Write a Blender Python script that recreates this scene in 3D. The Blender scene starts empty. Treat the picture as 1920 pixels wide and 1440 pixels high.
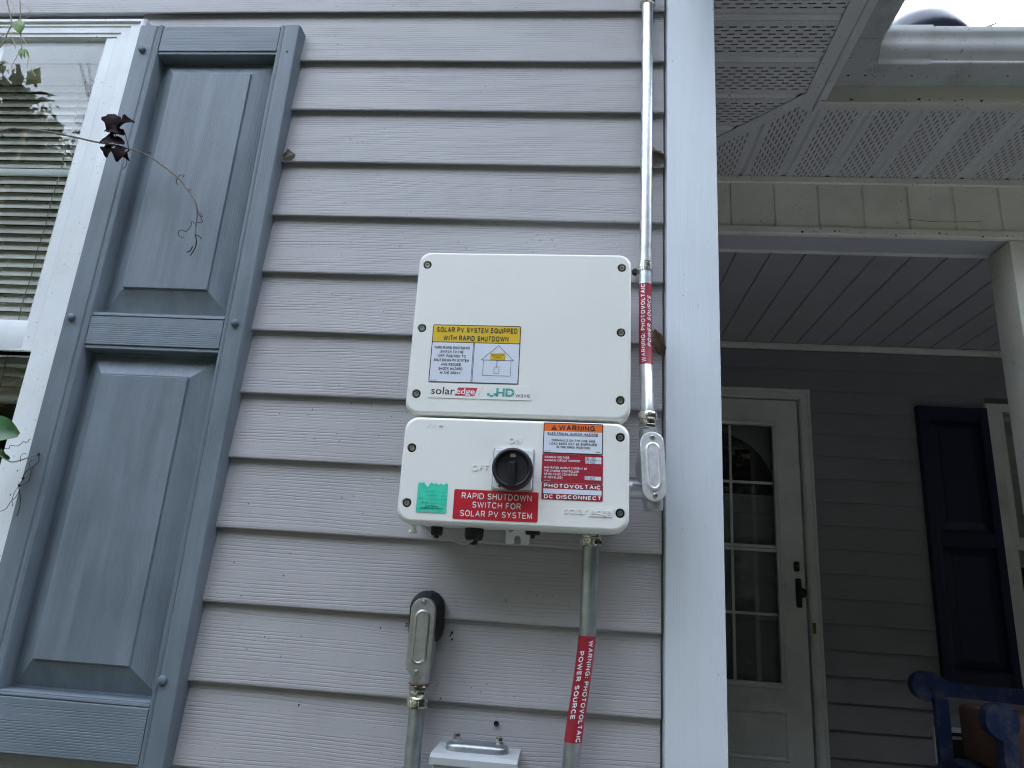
import bpy, bmesh, math, random
from mathutils import Vector, Matrix, Euler
R = math.radians
random.seed(7)
scene = bpy.context.scene
COL = scene.collection
scene.render.engine = "CYCLES"; scene.cycles.filter_width = 1.1

# ---------------------------------------------------------------- camera, sky, sun, exposure
cam_d = bpy.data.cameras.new('camera'); cam = bpy.data.objects.new('camera', cam_d); COL.objects.link(cam)
cam.matrix_world = Matrix(((0.99526, -0.04170, 0.08784, 0.0),
                           (0.07219, -0.28834, -0.95480, -1.2666),
                           (0.06514, 0.95662, -0.28396, 1.5),
                           (0, 0, 0, 1)))
cam_d.sensor_width = 36; cam_d.lens = 24.96; cam_d.clip_start = 0.05; cam_d.clip_end = 400
scene.camera = cam

SUN_EL, SUN_AZ = R(28), R(42)            # azimuth measured from +Y towards +X (behind the house, to the right)
world = bpy.data.worlds.new('World'); scene.world = world; world.use_nodes = True
wn = world.node_tree; wn.nodes.clear()
sky = wn.nodes.new('ShaderNodeTexSky'); sky.sky_type = 'NISHITA'; sky.sun_disc = False
sky.sun_elevation = SUN_EL; sky.sun_rotation = SUN_AZ; sky.air_density = 1.0; sky.dust_density = 3.0; sky.ozone_density = 1.0
hsv = wn.nodes.new('ShaderNodeHueSaturation'); hsv.inputs['Saturation'].default_value = 0.46
bg = wn.nodes.new('ShaderNodeBackground'); bg.inputs['Strength'].default_value = 0.15
wo = wn.nodes.new('ShaderNodeOutputWorld')
wn.links.new(sky.outputs[0], hsv.inputs['Color']); wn.links.new(hsv.outputs[0], bg.inputs[0]); wn.links.new(bg.outputs[0], wo.inputs[0])
sun_d = bpy.data.lights.new('sun', 'SUN'); sun_d.energy = 2.0; sun_d.angle = R(0.5); sun_d.color = (1, .93, .82)
sun = bpy.data.objects.new('sun', sun_d); COL.objects.link(sun)
sdir = Vector((math.sin(SUN_AZ)*math.cos(SUN_EL), math.cos(SUN_AZ)*math.cos(SUN_EL), math.sin(SUN_EL)))
sun.rotation_euler = sdir.to_track_quat('Z', 'Y').to_euler(); sun.location = (4, 8, 12)
vs = scene.view_settings
vs.view_transform = 'Standard'; vs.look = 'None'; vs.gamma = 1.0; vs.use_curve_mapping = False
vs.exposure = 4.1

# ---------------------------------------------------------------- materials
class NT:
    def __init__(s, name):
        s.m = bpy.data.materials.new(name); s.m.use_nodes = True
        s.t = s.m.node_tree; s.t.nodes.clear()
        s.out = s.t.nodes.new('ShaderNodeOutputMaterial')
        s.b = s.t.nodes.new('ShaderNodeBsdfPrincipled'); s.l(s.b.outputs[0], s.out.inputs[0])
        s.tc = s.t.nodes.new('ShaderNodeTexCoord')
    def l(s, a, b): s.t.links.new(a, b)
    def n(s, typ, **kw):
        q = s.t.nodes.new('ShaderNode' + typ)
        for k, v in kw.items(): setattr(q, k, v)
        return q
    def math(s, op, a, b=None, c=None, clamp=False):
        q = s.n('Math', operation=op); q.use_clamp = clamp
        for i, v in enumerate((a, b, c)):
            if v is None: continue
            if isinstance(v, (int, float)): q.inputs[i].default_value = v
            else: s.l(v, q.inputs[i])
        return q.outputs[0]
    def mapping(s, vec, scale=(1, 1, 1), loc=(0, 0, 0)):
        q = s.n('Mapping'); q.inputs['Scale'].default_value = scale; q.inputs['Location'].default_value = loc
        s.l(vec, q.inputs[0]); return q.outputs[0]
    def noise(s, vec, scale, detail=3, rough=.55):
        q = s.n('TexNoise'); q.inputs['Scale'].default_value = scale; q.inputs['Detail'].default_value = detail
        q.inputs['Roughness'].default_value = rough; s.l(vec, q.inputs['Vector']); return q.outputs['Fac']
    def ramp(s, f, a, b, va=0., vb=1.):
        q = s.n('MapRange'); q.clamp = True
        q.inputs[1].default_value = a; q.inputs[2].default_value = b; q.inputs[3].default_value = va; q.inputs[4].default_value = vb
        s.l(f, q.inputs[0]); return q.outputs[0]
    def mix(s, f, a, b):
        q = s.n('Mix', data_type='RGBA')
        if isinstance(f, float): q.inputs[0].default_value = f
        else: s.l(f, q.inputs[0])
        for v, i in ((a, 6), (b, 7)):
            if isinstance(v, tuple): q.inputs[i].default_value = (*v, 1)
            else: s.l(v, q.inputs[i])
        return q.outputs[2]
    def coords(s, rnd=True):
        v = s.tc.outputs['Object']
        if rnd:
            oi = s.n('ObjectInfo'); mul = s.math('MULTIPLY', oi.outputs['Random'], 37.0)
            cb = s.n('CombineXYZ'); s.l(mul, cb.inputs[0]); s.l(mul, cb.inputs[1]); s.l(s.math('MULTIPLY', mul, .37), cb.inputs[2])
            va = s.n('VectorMath', operation='ADD'); s.l(v, va.inputs[0]); s.l(cb.outputs[0], va.inputs[1]); v = va.outputs[0]
        return v
    def bump(s, h, strength, dist=.001, prev=None):
        q = s.n('Bump'); q.inputs['Strength'].default_value = strength; q.inputs['Distance'].default_value = dist
        s.l(h, q.inputs['Height'])
        if prev: s.l(prev, q.inputs['Normal'])
        return q.outputs[0]

def simple(name, col, rough=.5, metal=0., var=.06, vscale=6, bump=0., bscale=300, bdist=.0006, speck=0., speckcol=(.03, .028, .025), speckscale=220, dirt=0., dirtcol=(.16, .15, .12), dirtscale=4, spec=None):
    t = NT(name); v = t.coords()
    f = t.noise(v, vscale, 4)
    a = tuple(max(0, c*(1-var*1.6)) for c in col); b = tuple(min(1, c*(1+var)) for c in col)
    c = t.mix(t.ramp(f, .3, .7), a, b)
    if dirt:
        d = t.ramp(t.noise(v, dirtscale, 6, .68), .5, .78, 0, dirt); c = t.mix(d, c, dirtcol)
    if speck:
        sp = t.ramp(t.noise(v, speckscale, 2, .5), .70-.03*speck, .76-.03*speck)
        sp = t.math('MULTIPLY', sp, t.ramp(t.noise(v, speckscale*.05, 2), .42, .62))
        c = t.mix(sp, c, speckcol)
    t.l(c, t.b.inputs['Base Color'])
    t.b.inputs['Metallic'].default_value = metal
    t.l(t.ramp(t.noise(v, vscale*3, 3), .3, .7, max(.03, rough-.07), min(1, rough+.07)), t.b.inputs['Roughness'])
    if spec is not None: t.b.inputs['Specular IOR Level'].default_value = spec
    if bump: t.l(t.bump(t.noise(v, bscale, 3), bump, bdist), t.b.inputs['Normal'])
    return t.m

def grained(name, col, axis='X', pitch=.0055, rough=.45, strength=.5, dark=.14, amp=26., var=.05, streak=0., speck=0., stretch=1.0):
    """moulded wood grain: contour lines of a stretched noise, running along the axis"""
    t = NT(name); v = t.coords()
    lo, hi = 1.3*stretch, 9.0
    sc = {'X': (lo, hi, hi), 'Z': (hi, hi, lo)}[axis]
    n1 = t.noise(t.mapping(v, sc), 1.0, 2, .45)
    sx = t.n('SeparateXYZ'); t.l(v, sx.inputs[0])
    across = sx.outputs[2] if axis == 'X' else sx.outputs[0]
    ph = t.math('ADD', t.math('MULTIPLY', across, 6.2832/pitch), t.math('MULTIPLY', n1, amp))
    sc2 = {'X': (22, 200, 200), 'Z': (200, 200, 22)}[axis]
    jit = t.noise(t.mapping(v, sc2), 1.0, 2, .6)
    ph = t.math('ADD', ph, t.math('MULTIPLY', jit, 2.6))
    ln = t.ramp(t.math('SINE', ph), .45, .95)
    sc3 = {'X': (3.5, 60, 60), 'Z': (60, 60, 3.5)}[axis]
    mask = t.ramp(t.noise(t.mapping(v, sc3), 1.0, 3, .6), .38, .62)
    ln = t.math('MULTIPLY', ln, mask)
    sc4 = {'X': (60, 900, 900), 'Z': (900, 900, 60)}[axis]
    fine = t.noise(t.mapping(v, sc4), 1.0, 2, .6)
    h = t.math('SUBTRACT', t.math('MULTIPLY', fine, .35), ln)
    nb = t.bump(h, strength, .0012)
    t.l(nb, t.b.inputs['Normal'])
    big = t.noise(v, 5, 5, .6)
    a = tuple(c*(1-var*1.5) for c in col); b = tuple(min(1, c*(1+var)) for c in col)
    c = t.mix(t.ramp(big, .3, .7), a, b)
    c = t.mix(t.math('MULTIPLY', ln, dark), c, tuple(q*.25 for q in col))
    if streak:
        st = t.ramp(t.noise(t.mapping(v, {'X': (5, 30, 30), 'Z': (30, 30, 3)}[axis]), 1.0, 5, .65), .45, .75, 0, streak)
        c = t.mix(st, c, tuple(min(1, q*1.35+.03) for q in col))
    if speck:
        sp = t.ramp(t.noise(v, 170, 2), .72-.02*speck, .76-.02*speck)
        sp = t.math('MULTIPLY', sp, t.ramp(t.noise(v, 9, 2), .5, .62)); c = t.mix(sp, c, (.03, .03, .03))
    t.l(c, t.b.inputs['Base Color'])
    t.l(t.ramp(big, .3, .7, rough-.06, rough+.08), t.b.inputs['Roughness'])
    return t.m

M = {}
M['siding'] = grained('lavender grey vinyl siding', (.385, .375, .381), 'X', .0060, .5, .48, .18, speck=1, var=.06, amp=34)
M['siding_shaded'] = grained('shade-darkened vinyl siding', (.28, .272, .276), 'X', .0062, .5, .4, .15)  # same siding as the wing, porch shade put into a darker colour
M['post'] = grained('pale vinyl corner trim', (.61, .66, .705), 'Z', .0045, .42, .25, .06, amp=12, speck=.4, var=.03)
M['trim'] = simple('white window vinyl', (.76, .79, .81), .38, var=.03, speck=.5, speckscale=160, dirt=.12, dirtscale=9)
M['shutter'] = grained('weathered blue grey shutter plastic', (.148, .182, .214), 'Z', .0042, .47, .45, .25, amp=22, var=.13, streak=.55, stretch=1.2)
M['shutter_h'] = grained('weathered blue grey rail plastic', (.148, .182, .214), 'X', .0042, .47, .5, .25, amp=22, var=.10, streak=.4)
M['shutter_cap'] = simple('weathered fastener plastic', (.12, .165, .19), .55, var=.12, vscale=40, bump=.2)
M['navy'] = grained('navy shutter plastic', (.010, .015, .048), 'Z', .0042, .5, .3, .2)
M['hole'] = simple('dark void', (.012, .012, .012), .9)
M['case'] = simple('cream white powder coat', (.785, .78, .74), .42, var=.018, vscale=5, bump=.12, bscale=900, bdist=.0003, dirt=.16, dirtcol=(.46, .44, .38), dirtscale=5)
M['box_grey'] = simple('grey enclosure paint', (.40, .425, .43), .45, var=.05, dirt=.2, dirtcol=(.25, .25, .24), dirtscale=8)
M['case_grey'] = simple('grey switch plate', (.72, .745, .745), .35, var=.02)
M['galv'] = simple('galvanised steel', (.62, .65, .67), .36, 1.0, var=.13, vscale=55, bump=.12, bscale=260, speck=.6, speckscale=240, dirt=.35, dirtcol=(.42, .44, .46), dirtscale=30)
M['galv_dull'] = simple('dull galvanised steel', (.46, .49, .51), .44, 1.0, var=.14, vscale=40, bump=.1, bscale=260, dirt=.4, dirtcol=(.32, .345, .36), dirtscale=24)
M['alu'] = simple('cast aluminium', (.80, .81, .82), .46, .72, var=.10, vscale=90, bump=.35, bscale=420, speck=.7, speckscale=300)
M['alu_dull'] = simple('dull cast aluminium', (.50, .51, .51), .36, .9, var=.12, vscale=90, bump=.35, bscale=420, speck=.7, speckscale=300)
M['alu_grey'] = simple('grey painted die casting', (.46, .475, .49), .42, .6, var=.08, vscale=40, bump=.25, bscale=300)
M['zinc'] = simple('bright zinc plate', (.70, .70, .64), .22, 1.0, var=.16, vscale=60, bump=.15, bscale=120, dirt=.3, dirtcol=(.36, .33, .24), dirtscale=40)
M['screw'] = simple('stainless screw', (.42, .42, .40), .35, 1.0, var=.2, vscale=200)
M['rust'] = simple('rusty gasket', (.22, .14, .06), .8, var=.3, vscale=120)
M['black'] = simple('black plastic', (.012, .012, .014), .48, spec=.35, var=.1)
M['black_matt'] = simple('black sealant', (.010, .010, .011), .75, var=.2, vscale=60, bump=.8, bscale=140, bdist=.002)
M['ink'] = simple('black print', (.018, .017, .02), .5, var=.03)
M['grey_ink'] = simple('grey print', (.16, .165, .17), .5, var=.03)
M['white_print'] = simple('white print', (.80, .82, .84), .45, var=.02)
M['label_white'] = simple('white label', (.66, .70, .78), .42, var=.02)
M['yellow'] = simple('safety yellow', (.70, .46, .012), .42, var=.03)
M['orange'] = simple('safety orange', (.82, .15, .022), .42, var=.03)
M['red'] = simple('signal red', (.50, .012, .026), .4, var=.05)
M['deep_red'] = simple('dark red label', (.33, .015, .035), .42, var=.06)
M['logo_red'] = simple('logo red', (.58, .03, .06), .45, var=.02)
M['teal'] = simple('logo teal', (.03, .36, .33), .45, var=.02)
M['green'] = simple('mint permit sticker', (.04, .60, .40), .5, var=.12, vscale=60, bump=.5, bscale=90, bdist=.001)
M['wire'] = simple('grey wire', (.42, .40, .37), .6)
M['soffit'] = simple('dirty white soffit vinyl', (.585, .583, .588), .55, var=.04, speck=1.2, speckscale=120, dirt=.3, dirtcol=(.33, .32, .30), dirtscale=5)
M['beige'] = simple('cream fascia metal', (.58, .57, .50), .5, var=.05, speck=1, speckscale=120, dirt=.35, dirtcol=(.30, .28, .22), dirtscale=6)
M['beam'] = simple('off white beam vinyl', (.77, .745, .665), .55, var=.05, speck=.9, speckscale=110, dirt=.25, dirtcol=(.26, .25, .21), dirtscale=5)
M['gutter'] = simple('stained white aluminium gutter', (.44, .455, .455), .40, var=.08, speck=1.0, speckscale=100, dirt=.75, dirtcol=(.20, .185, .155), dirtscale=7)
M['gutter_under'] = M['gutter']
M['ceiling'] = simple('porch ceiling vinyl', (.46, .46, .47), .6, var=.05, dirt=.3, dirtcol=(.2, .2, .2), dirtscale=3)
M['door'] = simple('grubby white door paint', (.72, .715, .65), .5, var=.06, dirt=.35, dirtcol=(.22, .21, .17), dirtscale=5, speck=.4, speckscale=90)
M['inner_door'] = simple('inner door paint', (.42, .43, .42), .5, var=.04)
M['bronze'] = simple('dark bronze hardware', (.035, .028, .022), .4, .6, var=.1)
M['brass'] = simple('old brass', (.26, .19, .05), .45, .9, var=.15, vscale=60)
M['blind'] = simple('grey beige blind slat', (.66, .655, .61), .5, var=.05, dirt=.35, dirtcol=(.33, .32, .25), dirtscale=14, speck=1.0, speckscale=150)
M['cord'] = simple('blind cord', (.30, .29, .24), .8)
M['room'] = simple('dark room plaster', (.10, .10, .095), .8)
M['sheath'] = simple('wall sheathing', (.20, .19, .19), .8)
M['shingle'] = simple('roof shingle', (.055, .052, .055), .85, var=.3, vscale=40, bump=.6, bscale=80, bdist=.004)
M['vent_black'] = simple('dark blue grey vent plastic', (.035, .042, .06), .35, var=.08)
M['chair_blue'] = simple('worn blue chair paint', (.008, .022, .075), .5, var=.2, vscale=8, dirt=.5, dirtcol=(.22, .20, .17), dirtscale=14)
M['brown'] = simple('brown cushion', (.13, .065, .042), .8, var=.15, vscale=10, bump=.5, bscale=400)
M['leaf_green'] = simple('fresh green leaf', (.10, .20, .025), .45, var=.25, vscale=60)
M['leaf_dark'] = simple('dark green leaf', (.03, .12, .03), .35, var=.3, vscale=40)
M['leaf_purple'] = simple('withered purple leaf', (.012, .004, .006), .75, var=.5, vscale=90, spec=.2)
M['leaf_brown'] = simple('dead brown leaf', (.12, .075, .045), .75, var=.3, vscale=80)
M['stem_green'] = simple('green stem', (.20, .21, .10), .55, var=.2, vscale=50)
M['tendril'] = simple('pale tendril', (.42, .36, .20), .6, var=.2, vscale=50)
M['twig'] = simple('dry twig bark', (.20, .165, .145), .7, var=.3, vscale=60, bump=.5, bscale=300)
M['twig_dark'] = simple('dark twig', (.035, .027, .025), .8, var=.3, vscale=60)
M['grass'] = simple('lawn grass', (.040, .048, .028), .95, spec=.1, var=.3, vscale=3, bump=.8, bscale=60, bdist=.02)
M['concrete'] = simple('porch boards', (.06, .057, .054), .85, var=.12, vscale=4, bump=.3, bscale=120)
M['foliage'] = simple('tree foliage', (.030, .040, .022), .85, var=.45, vscale=1.2, spec=.12)
M['bark'] = simple('tree bark', (.09, .07, .05), .9, var=.3, vscale=8, bump=.8, bscale=30, bdist=.02)
M['bounce_paving'] = simple('concrete paving', (.42, .41, .39), .85, var=.10, vscale=3, bump=.3, bscale=150, dirt=.3, dirtcol=(.2, .19, .17))
M['brick'] = simple('foundation block', (.20, .18, .17), .85, var=.15)

def glass(name, ior, tint=(1, 1, 1), rough=0.0):
    t = NT(name); t.t.nodes.remove(t.b)
    tr = t.n('BsdfTransparent'); tr.inputs[0].default_value = (*tint, 1)
    gl = t.n('BsdfGlossy'); gl.inputs['Roughness'].default_value = rough
    lw = t.n('LayerWeight'); lw.inputs['Blend'].default_value = .5
    fr = t.math('ADD', t.math('MULTIPLY', t.math('POWER', lw.outputs['Facing'], 5.0), 1-ior), ior)
    wav = t.noise(t.tc.outputs['Object'], 5, 2); bm_ = t.bump(wav, .012, .02)
    t.l(bm_, gl.inputs['Normal'])
    mx = t.n('MixShader'); t.l(fr, mx.inputs[0]); t.l(tr.outputs[0], mx.inputs[1]); t.l(gl.outputs[0], mx.inputs[2])
    t.l(mx.outputs[0], t.out.inputs[0]); return t.m
M['glass'] = glass('double window glass', .038, (.89, .90, .89))
M['glass_door'] = glass('storm door glass', .055, (.85, .85, .85))

# ---------------------------------------------------------------- mesh builder
class B:
    def __init__(s): s.bm = bmesh.new()
    def poly(s, pts):
        return s.bm.faces.new([s.bm.verts.new(p) for p in pts])
    def loft(s, loops, cap0=True, cap1=True, closed=True):
        vv = [[s.bm.verts.new(p) for p in lp] for lp in loops]; n = len(vv[0])
        for a, b in zip(vv, vv[1:]):
            for i in range(n if closed else n-1):
                j = (i+1) % n
                try: s.bm.faces.new((a[i], a[j], b[j], b[i]))
                except ValueError: pass
        if cap0: s.bm.faces.new(vv[0][::-1])
        if cap1: s.bm.faces.new(vv[-1])
        return vv
    def box(s, x0, x1, y0, y1, z0, z1, bev=0.):
        r = bmesh.ops.create_cube(s.bm, size=1)
        for v in r['verts']: v.co = Vector(((x0+x1)/2+v.co.x*(x1-x0), (y0+y1)/2+v.co.y*(y1-y0), (z0+z1)/2+v.co.z*(z1-z0)))
        if bev:
            es = list({e for v in r['verts'] for e in v.link_edges})
            bmesh.ops.bevel(s.bm, geom=es, offset=bev, segments=2, affect='EDGES', profile=.5)
        return s
    def px(s, prof, x0, x1):   # profile (y,z) along x
        s.loft([[(x0, y, z) for y, z in prof], [(x1, y, z) for y, z in prof]]); return s
    def py(s, prof, y0, y1):   # profile (x,z) along y
        s.loft([[(x, y0, z) for x, z in prof], [(x, y1, z) for x, z in prof]]); return s
    def pz(s, prof, z0, z1):   # profile (x,y) along z
        s.loft([[(x, y, z0) for x, y in prof], [(x, y, z1) for x, y in prof]]); return s
    def tube(s, pts, r, seg=12, caps=True):
        pts = [Vector(p) for p in pts]; n = len(pts)
        rr = r if isinstance(r, (list, tuple)) else [r]*n
        up = None; loops = []
        for i, p in enumerate(pts):
            d = (pts[min(i+1, n-1)] - pts[max(i-1, 0)]).normalized()
            if up is None:
                up = Vector((0, 1, 0)) if abs(d.y) < .8 else Vector((1, 0, 0))
            up = (up - d*up.dot(d)).normalized(); sd = d.cross(up)
            loops.append([tuple(p + (up*math.cos(2*math.pi*k/seg) + sd*math.sin(2*math.pi*k/seg))*rr[i]) for k in range(seg)])
        s.loft(loops, caps, caps); return s
    def lathe(s, prof, c, axis='Y', seg=24, rot=0., sq=1.0):
        loops = []
        for r, h in prof:
            lp = []
            for k in range(seg):
                a = 2*math.pi*k/seg + rot; u, w = math.cos(a)*r, math.sin(a)*r*sq
                lp.append({'Y': (c[0]+u, c[1]+h, c[2]+w), 'Z': (c[0]+u, c[1]+w, c[2]+h), 'X': (c[0]+h, c[1]+u, c[2]+w)}[axis])
            loops.append(lp)
        s.loft(loops); return s
    def xform(s, m):
        bmesh.ops.transform(s.bm, matrix=m, verts=s.bm.verts[:]); return s
    def clip(s, co, no, fill=True):  # remove the side the normal points to
        g = s.bm.verts[:] + s.bm.edges[:] + s.bm.faces[:]
        r = bmesh.ops.bisect_plane(s.bm, geom=g, plane_co=co, plane_no=no, clear_outer=True)
        if fill:
            ed = [e for e in r['geom_cut'] if isinstance(e, bmesh.types.BMEdge)]
            if ed:
                try: bmesh.ops.holes_fill(s.bm, edges=ed)
                except Exception: pass
        return s

ORG = {}
def finish(name, b, mat, smooth=30., recalc=True):
    if recalc: bmesh.ops.recalc_face_normals(b.bm, faces=b.bm.faces[:])
    me = bpy.data.meshes.new(name); b.bm.to_mesh(me); b.bm.free()
    me.materials.append(M[mat] if isinstance(mat, str) else mat)
    if smooth:
        me.shade_smooth(); me.set_sharp_from_angle(angle=R(smooth))
    return me
def part(name, b, mat, parent=None, smooth=30., recalc=True, label=None):
    if parent is not None:
        off = ORG[parent.name]
        if off.length: bmesh.ops.translate(b.bm, vec=-off, verts=b.bm.verts[:])
    o = bpy.data.objects.new(name, finish(name, b, mat, smooth, recalc)); COL.objects.link(o)
    if parent is not None: o.parent = parent; ORG[o.name] = ORG[parent.name]
    else: ORG[o.name] = Vector((0, 0, 0))
    if label: o['label'] = label
    return o
def tag(o, label, cat, group=None):
    o['label'] = label; o['category'] = cat
    if group: o['group'] = group
    return o
def thing(name, label, cat, loc=(0, 0, 0), rot=None, group=None, local=False):
    o = bpy.data.objects.new(name, None); COL.objects.link(o); o.location = loc; o.empty_display_size = .1
    if rot: o.rotation_euler = rot
    ORG[o.name] = Vector((0, 0, 0)) if (local or rot) else Vector(loc)
    return tag(o, label, cat, group)
def single(name, b, mat, label, cat, group=None, smooth=30.):
    # one-mesh thing: origin moved to its base
    vs_ = [v.co for v in b.bm.verts]
    c = Vector((sum(v.x for v in vs_)/len(vs_), sum(v.y for v in vs_)/len(vs_), min(v.z for v in vs_)))
    bmesh.ops.translate(b.bm, vec=-c, verts=b.bm.verts[:])
    o = bpy.data.objects.new(name, finish(name, b, mat, smooth)); COL.objects.link(o); o.location = c
    ORG[o.name] = c
    return tag(o, label, cat, group)
def structure(name, b, mat, smooth=0):
    o = bpy.data.objects.new(name, finish(name, b, mat, smooth)); COL.objects.link(o); o['kind'] = 'structure'; ORG[o.name] = Vector((0, 0, 0)); return o
def copy_part(o, parent, mat=None):
    c = o.copy(); COL.objects.link(c); c.parent = parent
    if mat:
        c.material_slots[0].link = 'OBJECT'; c.material_slots[0].material = M[mat]
    return c

def rrect(w, h, r, n=6):
    pts = []
    for cx, cz, a0 in ((w/2-r, h/2-r, 0), (-w/2+r, h/2-r, 90), (-w/2+r, -h/2+r, 180), (w/2-r, -h/2+r, 270)):
        for k in range(n+1):
            a = R(a0+90*k/n); pts.append((cx+r*math.cos(a), cz+r*math.sin(a)))
    return pts
def stadium(w, h, n=14): return rrect(w, h, w/2-1e-5, n//2)
def plate(b, cx, cz, w, h, y0, y1, r=.002, n=4, ch=0.):
    o = rrect(w, h, r, n)
    lp = [[(cx+x, y0, cz+z) for x, z in o]]
    if ch:
        i = rrect(w-2*ch, h-2*ch, max(r-ch, .0003), n)
        lp += [[(cx+x, y1+ch, cz+z) for x, z in o], [(cx+x, y1, cz+z) for x, z in i]]
    else: lp += [[(cx+x, y1, cz+z) for x, z in o]]
    b.loft(lp); return b

def text_bm(s, bold=0., shear=0., spacing=1.0):
    cu = bpy.data.curves.new('t', 'FONT'); cu.body = s; cu.resolution_u = 3; cu.offset = bold; cu.shear = shear; cu.space_character = spacing
    ob = bpy.data.objects.new('t', cu)
    me = ob.to_mesh(); bm = bmesh.new(); bm.from_mesh(me); ob.to_mesh_clear()
    bpy.data.objects.remove(ob); bpy.data.curves.remove(cu)
    return bm
def add_text(b, s, cx, cz, w, h, y, bold=0., shear=0., align='C', spacing=1.0, thick=0.):
    """write s fitted into a w by h box (h None keeps proportion) on the plane Y=y, facing -Y"""
    t = text_bm(s, bold, shear, spacing)
    xs = [v.co.x for v in t.verts]; ys = [v.co.y for v in t.verts]
    x0, x1, y0, y1 = min(xs), max(xs), min(ys), max(ys)
    sx = w/(x1-x0); sy = sx if h is None else h/(y1-y0)
    ax = (x0+x1)/2 if align == 'C' else x0
    vm = {}
    for v in t.verts: vm[v.index] = b.bm.verts.new((cx+(v.co.x-ax)*sx, y, cz+(v.co.y-(y0+y1)/2)*sy))
    fs = []
    for f in t.faces:
        try: fs.append(b.bm.faces.new([vm[v.index] for v in f.verts]))
        except ValueError: pass
    t.free()
    if thick:
        r = bmesh.ops.extrude_face_region(b.bm, geom=fs)
        bmesh.ops.translate(b.bm, vec=(0, -thick, 0), verts=[g for g in r['geom'] if isinstance(g, bmesh.types.BMVert)])
    return b

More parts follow.
